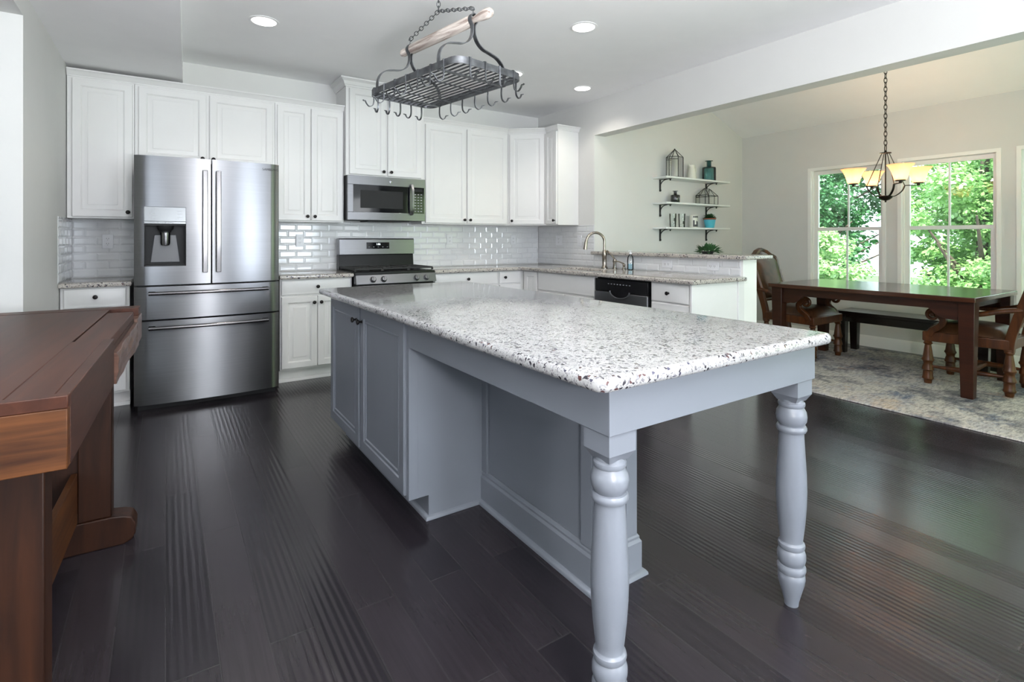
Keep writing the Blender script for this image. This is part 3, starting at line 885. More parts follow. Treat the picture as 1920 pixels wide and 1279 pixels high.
# peninsula run, facing -X
rz = R(-90)
D = XR - 3.262
base('white corner base cabinet with a tall narrow door facing the island', (3.26, 4.7195, 0), rz, 0.2795, D, [('door', 0.045, 0.125, 0.225, 0.745)])
base('white sink base cabinet with a wide false drawer front', (3.26, 4.44, 0), rz, 0.885, D,
     [('drawer', 0.012, 0.69, 0.861, 0.18), ('door', 0.012, 0.125, 0.427, 0.55, 0.41, 0.62), ('door', 0.446, 0.125, 0.427, 0.55, 0.47, 0.62)])
t = base('white drawer base cabinet closing the end of the peninsula', (3.26, 2.905, 0), rz, 0.385, D,
     [('drawer', 0.012, 0.725, 0.361, 0.145, 0.19, 0.797), ('drawer', 0.012, 0.43, 0.361, 0.285, 0.19, 0.57), ('drawer', 0.012, 0.125, 0.361, 0.295, 0.19, 0.27)])
b = MB(inv((3.26, 2.905, 0), rz)); b.box(3.262, XR - 0.002, 2.500, 2.519, 0.0, 0.878); b.box(3.83, XR - 0.002, 2.488, 2.5, 0.0, 0.878)
obj('end_panel', b, M['cab'], t, bev=0.002)

# worktops
def slab(label, cells, z0, z1, mat, name='worktop', group=None, r=0.011):
    """cells: list of (x0,x1,y0,y1) tiling the plan exactly; outer edges get a rounded nosing"""
    xs = sorted({c for q in cells for c in q[:2]}); ys = sorted({c for q in cells for c in q[2:]})
    bm = bmesh.new(); vd = {}
    def V(x, y):
        if (x, y) not in vd: vd[(x, y)] = bm.verts.new((x, y, z0))
        return vd[(x, y)]
    for i in range(len(xs) - 1):
        for j in range(len(ys) - 1):
            cx, cy = (xs[i] + xs[i + 1]) / 2, (ys[j] + ys[j + 1]) / 2
            if any(q[0] < cx < q[1] and q[2] < cy < q[3] for q in cells):
                bm.faces.new([V(xs[i], ys[j]), V(xs[i + 1], ys[j]), V(xs[i + 1], ys[j + 1]), V(xs[i], ys[j + 1])])
    ext = bmesh.ops.extrude_face_region(bm, geom=bm.faces[:])
    vs_ = [e for e in ext['geom'] if isinstance(e, bmesh.types.BMVert)]
    bmesh.ops.translate(bm, verts=vs_, vec=(0, 0, z1 - z0))
    bmesh.ops.recalc_face_normals(bm, faces=bm.faces)
    es = [e for e in bm.edges if len(e.link_faces) == 2 and abs(e.link_faces[0].normal.dot(e.link_faces[1].normal)) < 0.5 and abs((e.verts[0].co - e.verts[1].co).z) < 1e-5]
    bmesh.ops.bevel(bm, geom=es, offset=r, segments=4, affect='EDGES', profile=0.5)
    me = bpy.data.meshes.new(name); bm.to_mesh(me); bm.free()
    me.materials.append(mat)
    me.polygons.foreach_set('use_smooth', [True] * len(me.polygons)); me.set_sharp_from_angle(angle=R(50))
    o = link(name, me)
    return tag(o, label, 'worktop', group)
slab('short granite worktop left of the fridge', [(XL + 0.002, -0.205, 4.665, YB - 0.010)], 0.879, 0.914, M['granite_bar'])
slab('granite worktop between fridge and range', [(0.79, 1.400, 4.665, YB - 0.010)], 0.879, 0.914, M['granite_bar'])
SX0, SX1, SY0, SY1 = 3.38, 3.72, 3.72, 4.30
xe = XR - 0.010
slab('L-shaped granite worktop from range to peninsula with the sink', [(2.196, 3.225, 4.665, YB - 0.010), (3.225, xe, 4.665, YB - 0.010),
      (3.225, xe, SY1, 4.665), (3.225, SX0, SY0, SY1), (SX1, xe, SY0, SY1), (3.225, xe, 2.46, SY0)], 0.879, 0.914, M['granite_bar'])
bt = slab('raised granite bar top on the half wall', [(XR - 0.06, XR + T + 0.17, 2.44, 4.262)], 1.051, 1.086, M['granite_bar'], 'bar_top')
tag(bt, 'raised granite bar top on the half wall', 'bar top')
# under-mount sink
s = thing('sink', 'stainless sink sunk in the peninsula worktop', 'sink', ((SX0 + SX1) / 2, (SY0 + SY1) / 2, 0.70))
m = MB(); a, b2 = (SX1 - SX0) / 2, (SY1 - SY0) / 2
for q in ((-a - 0.012, -a, -b2, b2), (a, a + 0.012, -b2, b2), (-a - .012, a + .012, -b2 - 0.012, -b2), (-a - .012, a + .012, b2, b2 + 0.012)):
    m.box(q[0], q[1], q[2], q[3], 0.0, 0.177)
m.box(-a - .012, a + .012, -b2 - .012, b2 + .012, -0.012, 0.0)
obj('basin', m, M['steel'], s)
m = MB(); m.lathe([(0.045, 0.0), (0.045, 0.004), (0.03, 0.005), (0.005, 0.002)], (0, 0, 0.0005), 20); obj('drain', m, M['steel_dark'], s)

# faucet
fx, fy = 3.815, 4.01
f = thing('faucet', 'tall brushed nickel gooseneck faucet behind the sink', 'faucet', (fx, fy, 0.9145))
m = MB(); m.lathe([(0.034, 0), (0.034, 0.006), (0.028, 0.014), (0.023, 0.03), (0.023, 0.12), (0.027, 0.13), (0.024, 0.16), (0.017, 0.19)], n=24); obj('body', m, M['nickel'], f)
neck = [(0, 0, 0.18), (0, 0, 0.26)] + [(-0.095 + 0.095 * math.cos(R(a)), 0.055 * (math.cos(R(a)) - 1) * -0.6, 0.275 + 0.095 * math.sin(R(a))) for a in range(0, 171, 12)]
m = MB(); m.tube(neck, 0.0135, 14); obj('spout', m, M['nickel'], f)
e = neck[-1]
m = MB(); m.tube([e, (e[0] - 0.008, e[1] + 0.002, e[2] - 0.03), (e[0] - 0.016, e[1] + 0.004, e[2] - 0.10)], [0.015, 0.018, 0.021], 14); obj('spray_head', m, M['nickel'], f)
hx, hy = 0.02, -0.13
m = MB(); m.lathe([(0.026, 0), (0.026, 0.006), (0.019, 0.012), (0.017, 0.06), (0.021, 0.075), (0.018, 0.095), (0.008, 0.102)], (hx, hy, 0), n=20); vb = obj('valve', m, M['nickel'], f)
m = MB(); m.tube(spline([(hx, hy, 0.09), (hx, hy + 0.03, 0.125), (hx, hy + 0.085, 0.165), (hx, hy + 0.11, 0.18)], 4), [0.009] * 4 + [0.007] * 5 + [0.010] * 4, 10); obj('lever', m, M['nickel'], vb)
h = thing('soap_pump', 'short nickel soap pump between faucet and soap bottle', 'soap dispenser', (3.835, 3.75, 0.9145))
m = MB(); m.lathe([(0.022, 0), (0.022, 0.005), (0.014, 0.012), (0.012, 0.035), (0.016, 0.042), (0.014, 0.052), (0.006, 0.056)], n=18); obj('body', m, M['nickel'], h)
m = MB(); m.tube([(0, 0, 0.055), (-0.02, 0.05, 0.075), (-0.035, 0.09, 0.080)], [0.008, 0.006, 0.007], 10); obj('nozzle', m, M['nickel'], h)
h = thing('soap_bottle', 'clear soap bottle with blue liquid on the peninsula worktop', 'soap bottle', (3.80, 3.63, 0.9145))
m = MB(); m.lathe([(0.026, 0), (0.030, 0.004), (0.031, 0.09), (0.028, 0.125), (0.018, 0.145), (0.012, 0.150), (0.012, 0.158)], n=20); obj('body', m, M['clear'], h)
m = MB(); m.lathe([(0.024, 0.003), (0.028, 0.006), (0.028, 0.062), (0.001, 0.062)], n=20); obj('liquid', m, M['bluesoap'], h)
m = MB(); m.lathe([(0.014, 0.158), (0.014, 0.170), (0.005, 0.172), (0.005, 0.185), (0.012, 0.187), (0.012, 0.193), (0.002, 0.194)], n=16); m.box(-0.04, 0, -0.006, 0.006, 0.186, 0.192); obj('pump_cap', m, M['plate'], h)

# ------------------------------------------------------------------ refrigerator
fr = thing('refrigerator', 'stainless french-door refrigerator with two bottom drawers', 'refrigerator', (0.286, 4.5, 0.0))
HW = 0.470
def yf(x):
    return -0.030 * (1 - (x / HW) ** 2) + 0.018 * max(0, (abs(x) - HW + 0.05) / 0.05) ** 2
m = MB(); m.box(-HW + 0.012, HW - 0.012, 0.075, 0.74, 0.05, 1.79); obj('body', m, M['rubber'], fr, bev=0.003)
m = MB(); m.box(-HW + 0.02, HW - 0.02, 0.05, 0.70, 0.0, 0.05); obj('base_grille', m, M['rubber'], fr)
def slice_xy(xa, xb, back, n=14):
    p = [(xa + (xb - xa) * k / n, yf(xa + (xb - xa) * k / n)) for k in range(n + 1)]
    return p + [(xb, back), (xa, back)]
Z = [0.045, 0.636, 0.648, 0.880, 0.892, 1.81]
dl = MB(); dx0, dx1, dz0, dz1 = -0.412, -0.160, 1.025, 1.449
dl.prism(slice_xy(-HW, -0.005, 0.07), Z[4], dz0); dl.prism(slice_xy(-HW, -0.005, 0.07), dz1, Z[5])
dl.prism(slice_xy(-HW, dx0, 0.07, 4), dz0, dz1); dl.prism(slice_xy(dx1, -0.005, 0.07, 8), dz0, dz1)
ld = obj('left_door', dl, M['steel'], fr, smooth=30)
dr = MB(); dr.prism(slice_xy(0.005, HW, 0.07), Z[4], Z[5]); rd = obj('right_door', dr, M['steel'], fr, smooth=30)
dm = MB(); dm.prism(slice_xy(-HW, HW, 0.07, 24), Z[2], Z[3]); md = obj('middle_drawer', dm, M['steel'], fr, smooth=30)
db = MB(); db.prism(slice_xy(-HW, HW, 0.07, 24), Z[0], Z[1]); bd = obj('freezer_drawer', db, M['steel'], fr, smooth=30)
def vhandle(par, x):
    h = MB()
    y0 = yf(x)
    p = spline([(x, y0 - 0.045, 0.975), (x, y0 - 0.058, 1.15), (x, y0 - 0.062, 1.35), (x, y0 - 0.058, 1.55), (x, y0 - 0.045, 1.722)], 5)
    h.tube(p, 0.0, flat=(0.016, 0.009), up=(1, 0, 0))
    for z in (1.0, 1.695): h.box(x - 0.010, x + 0.010, y0 - 0.05, y0 + 0.004, z - 0.02, z + 0.02)
    obj('handle', h, M['steel_handle'], par, bev=0.004, seg=3)
vhandle(ld, -0.043); vhandle(rd, 0.043)
def hhandle(par, z):
    h = MB()
    p = [(x, yf(x) - 0.052, z) for x in np.linspace(-0.385, 0.385, 17)]
    h.tube(p, 0.013, 12)
    for x in (-0.365, 0.365): h.box(x - 0.022, x + 0.022, yf(x) - 0.052, yf(x) + 0.006, z - 0.011, z + 0.011)
    obj('handle', h, M['steel_handle'], par, bev=0.003)
hhandle(md, 0.835); hhandle(bd, 0.590)
m = MB(); m.box(dx0, dx1, -0.014, 0.03, 1.345, dz1 - 0.0); m.box(dx0, dx1, -0.022, 0.03, 1.327, 1.345)
cp = obj('control_panel', m, M['panelgrey'], fr, bev=0.002)
m = MB(); m.box(dx0, dx1, 0.050, 0.066, dz0, 1.327); m.box(dx0, dx0 + 0.006, -0.008, 0.05, dz0, 1.327); m.box(dx1 - 0.006, dx1, -0.018, 0.05, dz0, 1.327)
m.box(dx0, dx1, -0.008, 0.05, dz0, dz0 + 0.012); m.box(dx0, dx1, -0.01, 0.05, 1.315, 1.327)
dp = obj('dispenser_recess', m, M['rubber'], fr)
m = MB(); m.prism([(dx0 + 0.035, 1.05), (dx1 - 0.035, 1.05), (dx1 - 0.06, 1.25), (dx0 + 0.06, 1.25)], 0.040, 0.050, 'xz'); obj('paddle', m, M['paddle'], dp, bev=0.004)
mx = (dx0 + dx1) / 2
m = MB(); m.lathe([(0.052, 1.315), (0.048, 1.29), (0.034, 1.275), (0.034, 1.265)], (mx, 0.012, 0), 20); obj('nozzle_housing', m, M['rubber'], dp)
m = MB(); m.lathe([(0.031, 1.27), (0.030, 1.19), (0.026, 1.175), (0.010, 1.17)], (mx, 0.012, 0), 20); obj('nozzle', m, M['steel_handle'], dp)
for k, z in enumerate((1.42, 1.40, 1.375)):
    for sx in (-0.075, 0.085):
        m = MB(); m.box(mx + sx - 0.012, mx + sx + 0.012, -0.0148, -0.0135, z - 0.0015, z + 0.0015)
        obj('icon', m, M['greyink'], cp)
m = MB(); m.box(mx - 0.04, mx - 0.005, -0.0228, -0.0215, 1.333, 1.338); m.box(mx + 0.005, mx + 0.04, -0.0228, -0.0215, 1.333, 1.338)
obj('icon', m, M['greyink'], cp)
tx = text('lettering', 'SAMSUNG', 0.026, M['ink'], rd, (0.405, yf(0.405) - 0.0045, 1.765), (R(90), 0, R(3.5)))

# ------------------------------------------------------------------ range
rg = thing('gas_range', 'stainless freestanding gas range between the base cabinets', 'range', (1.797, 4.66, 0.0))
hw = 0.388
m = MB(); m.box(-hw, hw, 0.03, 0.60, 0.04, 0.895); obj('body', m, M['rubber'], rg, bev=0.003)
m = MB(); m.box(-hw + 0.02, hw - 0.02, 0.06, 0.58, 0.0, 0.04); obj('plinth', m, M['rubber'], rg)
m = MB(); m.box(-hw, hw, -0.005, 0.60, 0.895, 0.918); m.box(-hw + 0.02, hw - 0.02, 0.02, 0.52, 0.918, 0.922); obj('cooktop', m, M['black'], rg, bev=0.004)
m = MB(); m.prism([(-0.045, 0.812), (0.03, 0.812), (0.03, 0.895), (-0.02, 0.895)], -hw, hw, 'yz'); cpn = obj('control_panel', m, M['steel'], rg, bev=0.003)
for kx in (-0.235, -0.135, 0.185, 0.285):
    k = MB(); k.lathe([(0.029, 0.0), (0.029, -0.005), (0.024, -0.008), (0.022, -0.026), (0.018, -0.030), (0.001, -0.030)], (0, 0, 0), 20, 'y')
    k.box(-0.005, 0.005, -0.036, -0.02, -0.02, 0.02)
    o = obj('burner_knob', k, M['steel_dark'], cpn, bev=0.001)
    o.location = (kx, -0.034, 0.852); o.rotation_euler = (R(-16), 0, 0)
m = MB(); m.box(-hw + 0.004, hw - 0.004, -0.03, 0.03, 0.27, 0.800); od = obj('oven_door', m, M['steel'], rg, bev=0.004)
m = MB(); m.box(-0.27, 0.27, -0.033, -0.029, 0.38, 0.66); obj('oven_glass', m, M['glassblk'], od)
m = MB(); m.tube([(-0.33, -0.075, 0.755), (0.33, -0.075, 0.755)], 0.013, 12)
for sx in (-0.30, 0.30): m.box(sx - 0.012, sx + 0.012, -0.075, -0.028, 0.745, 0.765)
obj('handle', m, M['steel_handle'], od)
m = MB(); m.box(-hw + 0.004, hw - 0.004, -0.028, 0.03, 0.06, 0.26); obj('warming_drawer', m, M['steel'], rg, bev=0.004)
m = MB(); m.prism([(0.515, 0.918), (0.60, 0.918), (0.60, 1.065), (0.535, 1.065)], -hw, hw, 'yz'); obj('riser', m, M['black'], rg)
m = MB(); m.prism([(0.500, 1.065), (0.605, 1.065), (0.605, 1.225), (0.515, 1.225), (0.505, 1.215)], -hw, hw, 'yz'); bg = obj('backguard', m, M['steel'], rg, bev=0.003)
m = MB(); m.prism([(0.4985, 1.120), (0.506, 1.120), (0.509, 1.185), (0.5012, 1.185)], -0.12, 0.115, 'yz'); obj('display', m, M['glassblk'], bg)
text('clock_digits', '1:06', 0.026, M['digits'], bg, (0.0, 0.4985, 1.166), (R(88), 0, 0))
for k in range(5):
    m = MB(); m.box(-0.10 + k * 0.047, -0.088 + k * 0.047, 0.4972, 0.4985, 1.136, 1.141); obj('touch_key', m, M['greyink'], bg)
for gx in (-0.255, 0.0, 0.255):
    g = MB(); gw = 0.122
    for xx in (-gw, gw): g.box(gx + xx - 0.006, gx + xx + 0.006, 0.03, 0.49, 0.935, 0.953)
    for yy in (0.03, 0.145, 0.26, 0.375, 0.49): g.box(gx - gw, gx + gw, yy - 0.006, yy + 0.006, 0.937, 0.953)
    for xx in (-gw, gw):
        for yy in (0.03, 0.49): g.box(gx + xx - 0.008, gx + xx + 0.008, yy - 0.008, yy + 0.008, 0.9222, 0.945)
    g.box(gx - 0.005, gx + 0.005, 0.03, 0.49, 0.940, 0.953)
    obj('grate', g, M['castiron'], rg, bev=0.002)
for bx in (-0.255, 0.255):
    for by in (0.145, 0.375):
        m = MB(); m.lathe([(0.045, 0.922), (0.045, 0.928), (0.032, 0.930), (0.032, 0.936), (0.005, 0.937)], (bx, by, 0), 20); obj('burner', m, M['castiron'], rg)

# ------------------------------------------------------------------ microwave
mw = thing('microwave', 'stainless over-the-range microwave under the tall cabinet', 'microwave', (1.809, 4.915, 1.40))
hw = 0.392
m = MB(); m.box(-hw, hw, 0.03, YB - 4.915 - 0.012, 0.0, 0.420); obj('body', m, M['rubber'], mw, bev=0.003)
m = MB(); m.box(-hw, hw, 0.0, 0.03, 0.0, 0.075); m.box(-hw, hw, 0.0, 0.03, 0.335, 0.420)
m.box(-hw, -hw + 0.055, 0.0, 0.03, 0.075, 0.335); m.box(0.225, 0.255, 0.0, 0.03, 0.075, 0.335)
dm = obj('door', m, M['steel'], mw, bev=0.002)
m = MB(); m.box(-hw + 0.055, 0.225, 0.004, 0.03, 0.075, 0.335); obj('door_glass', m, M['glassblk'], dm)
m = MB(); m.box(-0.27, 0.155, 0.0028, 0.0045, 0.115, 0.285); obj('inner_window', m, M['rubber'], dm)
m = MB(); m.tube(spline([(0.240, -0.02, 0.06), (0.240, -0.045, 0.12), (0.240, -0.048, 0.21), (0.240, -0.045, 0.30), (0.240, -0.02, 0.36)], 4), 0.0, flat=(0.013, 0.007), up=(1, 0, 0))
m.box(0.232, 0.248, -0.022, 0.004, 0.055, 0.075); m.box(0.232, 0.248, -0.022, 0.004, 0.345, 0.365)
obj('handle', m, M['steel'], dm, bev=0.003)
m = MB(); m.lathe([(0.017, 0.001), (0.017, -0.002), (0.013, -0.003), (0.001, -0.003)], (0.03, 0.0, 0.378), 24, 'y'); lg = obj('round_emblem', m, M['steel_dark'], dm)
text('lettering', 'GE', 0.016, M['plate'], dm, (0.03, -0.0034, 0.378), (R(90), 0, 0), 0.0003)
m = MB(); m.box(0.255, hw - 0.012, 0.002, 0.03, 0.075, 0.335); kp = obj('keypad', m, M['glassblk'], mw)
m = MB(); m.box(hw - 0.012, hw, 0.0, 0.03, 0.075, 0.335); obj('edge_strip', m, M['steel'], mw)
m = MB(); m.box(0.272, 0.362, 0.0008, 0.0022, 0.295, 0.322); obj('display', m, M['rubber'], kp)
for i in range(3):
    for j in range(7):
        m = MB(); m.box(0.276 + i * 0.032, 0.294 + i * 0.032, 0.0008, 0.0022, 0.092 + j * 0.028, 0.101 + j * 0.028); obj('key', m, M['greyink'], kp)
m = MB(); m.box(-0.18, 0.24, 0.05, 0.30, -0.012, 0.0); obj('vent_grille', m, M['rubber'], mw)

# ------------------------------------------------------------------ dishwasher
dw = thing('dishwasher', 'stainless dishwasher with black control strip in the peninsula', 'dishwasher', (3.262, 3.549, 0), R(-90))
w = 0.635
m = MB(); m.box(0.004, w - 0.004, 0.03, 0.60, 0.09, 0.874); obj('body', m, M['rubber'], dw)
m = MB(); m.box(0.01, w - 0.01, 0.08, 0.58, 0.0, 0.09); obj('toe_panel', m, M['rubber'], dw)
m = MB(); m.box(0.006, w - 0.006, -0.005, 0.03, 0.755, 0.865); cpn = obj('control_strip', m, M['black'], dw, bev=0.004)
m = MB(); m.box(0.006, w - 0.006, -0.012, 0.03, 0.10, 0.752); dd = obj('door', m, M['steel'], dw, bev=0.004)
m = MB()
arc = [(w / 2 + 0.115 * math.cos(R(a)), -0.012, 0.765 + 0.060 * math.sin(R(a))) for a in range(180, 361, 15)]
m.tube(arc, 0.007, 8); obj('handle_rim', m, M['steel'], dw)
m = MB(); m.prism([(p[0], p[2]) for p in arc], -0.0135, -0.011, 'xz'); obj('handle_pocket', m, M['black'], dw)
for k in range(8):
    m = MB(); m.box(0.17 + k * 0.036, 0.186 + k * 0.036, -0.0062, -0.0048, 0.822, 0.828); obj('button', m, M['greyink'], cpn)

# ------------------------------------------------------------------ outlets
def outlet(label, loc, rz, wide=False, rocker=False, name='wall_outlet'):
    t = thing(name, label, 'outlet' if not rocker else 'switch', loc, rz, 'outlets on the tiles')
    a, h = (0.036, 0.058)
    if wide: a, h = 0.060, 0.058
    if wide == 'flat': a, h = 0.058, 0.036
    m = MB(); m.box(-a, a, -0.005, 0.0, -h, h); obj('plate', m, M['plate'], t, bev=0.003, seg=2)
    if rocker:
        m = MB(); m.box(-0.016, 0.016, -0.008, -0.004, -0.033, 0.033); obj('rocker', m, M['plate'], t, bev=0.002)
        return t
    spots = [(0, 0.02), (0, -0.02)] if wide != 'flat' else [(0.02, 0), (-0.02, 0)]
    for (sx, sz) in spots:
        m = MB(); m.prism(rrect(sx - 0.0165, sx + 0.0165, sz - 0.0145, sz + 0.0145, 0.008, 4), -0.0068, -0.004, 'xz'); so_ = obj('socket', m, M['plate'], t)
        m = MB()
        m.box(sx - 0.008, sx - 0.0055, -0.0074, -0.0064, sz - 0.002, sz + 0.007); m.box(sx + 0.0055, sx + 0.008, -0.0074, -0.0064, sz - 0.002, sz + 0.007)
        m.box(sx - 0.002, sx + 0.002, -0.0074, -0.0064, sz - 0.010, sz - 0.006)
        obj('slot', m, M['slot'], so_)
    return t
yt = YB - 0.0086
outlet('white outlet on the tiles left of the fridge', (-0.386, yt, 1.20), 0)
outlet('white outlet on the tiles between fridge and range', (1.072, yt, 1.205), 0)
outlet('white outlet on the tiles right of the range', (2.665, yt, 1.215), 0)
outlet('white outlet on the tiles nearest the room corner', (3.525, yt, 1.205), 0)
xt = XR - 0.0086
outlet('wide white outlet plate on the right wall under the corner cabinet', (xt, 4.87, 1.20), R(-90), wide=True)
outlet('white switch under the end of the narrow wing cabinet', (xt, 4.50, 1.20), R(-90), rocker=True, name='wall_switch')
outlet('white sideways outlet under the bar top right of the soap bottle', (xt, 3.265, 0.985), R(-90), wide='flat')
outlet('white sideways outlet near the end of the bar half wall', (xt, 2.775, 0.985), R(-90), wide='flat')

# ------------------------------------------------------------------ island
IY0, IY1 = 2.10, 3.32
isl = thing('kitchen_island', 'grey-blue kitchen island with turned legs and two cabinet doors', 'island', (1.3, 2.1, 0))
IX = inv((1.3, 2.1, 0))
m = MB(IX)
m.box(0.872, 1.745, IY0, IY1, 0.105, 0.879)
obj('cabinet', m, M['island'], isl, bev=0.002)
m = MB(IX); m.box(0.955, 1.70, IY0 + 0.002, IY1 - 0.03, 0.0, 0.105); obj('toe_kick', m, M['island'], isl)
m = MB(IX); m.box(1.235, 1.43, 1.345, IY0, 0.0, 0.879); obj('knee_wall', m, M['island'], isl)
for q in ((1.222, 1.235, IY0 - 0.045, IY0 - 0.001), (1.222, 1.2345, 1.346, 1.405), (1.222, 1.29, 1.333, 1.345), (1.375, 1.43, 1.333, 1.345)):   # stiles applied on the knee wall
    m = MB(IX); m.box(q[0], q[1], q[2], q[3], 0.145, 0.76); obj('corner_stile', m, M['island'], isl, bev=0.002)
IB = [(0, 0), (0.018, 0), (0.018, 0.118), (0.012, 0.128), (0.012, 0.136), (0.004, 0.148), (0, 0.148)]
m = MB(IX); m.sweep([(1.235, IY0), (1.235, 1.345), (1.43, 1.345), (1.43, IY0)], IB)
obj('base_board', m, M['island'], isl, smooth=25)
SH = [(0.0, 0), (0.017, 0), (0.016, 0.008), (0.011, 0.015), (0.0, 0.019)]
m = MB(IX); m.sweep([(0.955, IY1 - 0.03), (0.955, IY0), (1.217, IY0), (1.217, 1.327), (1.448, 1.327), (1.448, IY0)], SH); obj('shoe_moulding', m, M['island'], isl)
m = MB(IX); m.prism([(0.955, 0.0), (1.235, 0.0), (1.235, 0.879), (0.872, 0.879), (0.872, 0.105), (0.955, 0.105)], IY0 - 0.004, IY0 + 0.001, 'xz'); obj('end_panel', m, M['island'], isl)
m = MB(IX); m.box(0.862, 0.905, IY0 - 0.006, IY0 + 0.025, 0.105, 0.879); obj('end_stile', m, M['island'], isl, bev=0.001)
m = MB(IX); m.prism([(0.862, IY0 - 0.006), (0.862, 0.889), (1.795, 0.889), (1.795, IY0 - 0.001), (1.769, IY0 - 0.001), (1.769, 0.913), (0.888, 0.913), (0.888, IY0 - 0.006)], 0.757, 0.878)
obj('apron', m, M['island'], isl, bev=0.0015)
# doors face -X
def idoor(ya, yb, ky):
    w_ = yb - ya
    m = MB(IX @ Matrix.Translation((0.850, yb, 0.118)) @ Matrix.Rotation(R(-90), 4, 'Z'))
    m.nested(0, 0, w_, 0.745, 0.0, [(0, 0.004), (0.004, 0), (0.055, 0), (0.058, 0.007), (0.068, 0.007), (0.072, 0.003), (0.077, 0.003), (0.081, 0.008), (0.083, 0.008)], 0.022)
    d = obj('door', m, M['island'], isl, smooth=20)
    k = MB(IX @ Matrix.Translation((0.850, 0, 0.118)) @ Matrix.Rotation(R(-90), 4, 'Z'))
    k.lathe([(0.009, 0.0), (0.006, -0.003), (0.0055, -0.013), (0.012, -0.017), (0.0155, -0.022), (0.0145, -0.027), (0.008, -0.0305), (0.001, -0.031)], (-ky, 0, 0.672), 16, 'y')
    obj('knob', k, M['knob'], d)
idoor(2.748, 3.307, 2.785); idoor(2.122, 2.722, 2.692)
def tleg(x, y):
    m = MB(IX)
    bw = 0.0445
    m.frustum((x - bw, x + bw, y - bw, y + bw, 0.705), (x - bw, x + bw, y - bw, y + bw, 0.758))
    m.frustum((x - bw + 0.013, x + bw - 0.013, y - bw + 0.013, y + bw - 0.013, 0.683), (x - bw, x + bw, y - bw, y + bw, 0.705))
    prof = [(0.034, 0.690), (0.036, 0.680), (0.0405, 0.676), (0.0415, 0.670), (0.0395, 0.664), (0.0365, 0.662), (0.040, 0.655), (0.0455, 0.645), (0.0475, 0.630), (0.0455, 0.615), (0.040, 0.605), (0.038, 0.602),
            (0.043, 0.600), (0.0465, 0.593), (0.0465, 0.587), (0.043, 0.580), (0.038, 0.578), (0.0385, 0.56), (0.042, 0.50), (0.0455, 0.44), (0.0470, 0.385), (0.0455, 0.335), (0.0415, 0.28), (0.0365, 0.235), (0.034, 0.216),
            (0.035, 0.213), (0.040, 0.208), (0.0415, 0.201), (0.040, 0.194), (0.036, 0.190), (0.040, 0.184), (0.0435, 0.172), (0.0435, 0.158), (0.0405, 0.145), (0.036, 0.139),
            (0.040, 0.137), (0.0435, 0.130), (0.0440, 0.122), (0.0415, 0.113), (0.037, 0.110), (0.041, 0.104), (0.042, 0.092), (0.039, 0.074), (0.033, 0.052), (0.027, 0.030), (0.0225, 0.012), (0.021, 0.0)]
    m.lathe(prof, (x, y, 0), 32)
    obj('leg', m, M['island'], isl, smooth=30, bev=0)
tleg(0.912, 0.940); tleg(1.744, 0.940)
bm_o = rrect(0.785, 1.815, 0.835, 3.355, 0.035, 6)
bm = bmesh.new()
vv = [bm.verts.new((p[0], p[1], 0.879)) for p in bm_o]
bf = bm.faces.new(vv)
ext = bmesh.ops.extrude_face_region(bm, geom=[bf])
bmesh.ops.translate(bm, verts=[e for e in ext['geom'] if isinstance(e, bmesh.types.BMVert)], vec=(0, 0, 0.035))
bmesh.ops.recalc_face_normals(bm, faces=bm.faces)
es = [e for e in bm.edges if abs((e.verts[0].co - e.verts[1].co).z) < 1e-5]
bmesh.ops.bevel(bm, geom=es, offset=0.0145, segments=5, affect='EDGES', profile=0.5)
me = bpy.data.meshes.new('worktop'); bm.to_mesh(me); bm.free(); me.materials.append(M['granite'])
me.polygons.foreach_set('use_smooth', [True] * len(me.polygons)); me.set_sharp_from_angle(angle=R(50))
tag(link('worktop', me), 'large speckled white granite worktop on the island', 'worktop')

# ------------------------------------------------------------------ workbench table on the left
WB = thing('workbench_table', 'dark reddish-brown wooden workbench table at the left edge', 'table', (-0.165, 1.385, 0), R(-2.2))
L, Wd = 1.69, 0.80
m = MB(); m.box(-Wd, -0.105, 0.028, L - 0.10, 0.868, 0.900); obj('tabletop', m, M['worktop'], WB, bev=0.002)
m = MB(); m.box(-Wd, 0.0, 0.0, 0.028, 0.875, 0.902); m.box(-0.105, -0.026, 0.028, 0.72, 0.868, 0.9); obj('edge_board', m, M['worktop'], WB, bev=0.002)
m = MB(); m.box(-0.100, -0.008, 0.72, 1.46, 0.868, 0.899); obj('edge_board', m, M['worktop'], WB, bev=0.002)
m = MB(); m.box(-Wd, 0.0, L - 0.10, L, 0.865, 0.901); obj('end_board', m, M['worktop'], WB, bev=0.002)
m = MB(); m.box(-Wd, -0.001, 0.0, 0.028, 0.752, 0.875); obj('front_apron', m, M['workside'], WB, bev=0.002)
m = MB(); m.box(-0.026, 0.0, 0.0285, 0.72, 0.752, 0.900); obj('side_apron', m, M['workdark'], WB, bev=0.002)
m = MB(); m.box(-0.026, -0.006, 0.722, 1.46, 0.75, 0.868); obj('drawer_rail', m, M['workdark'], WB)
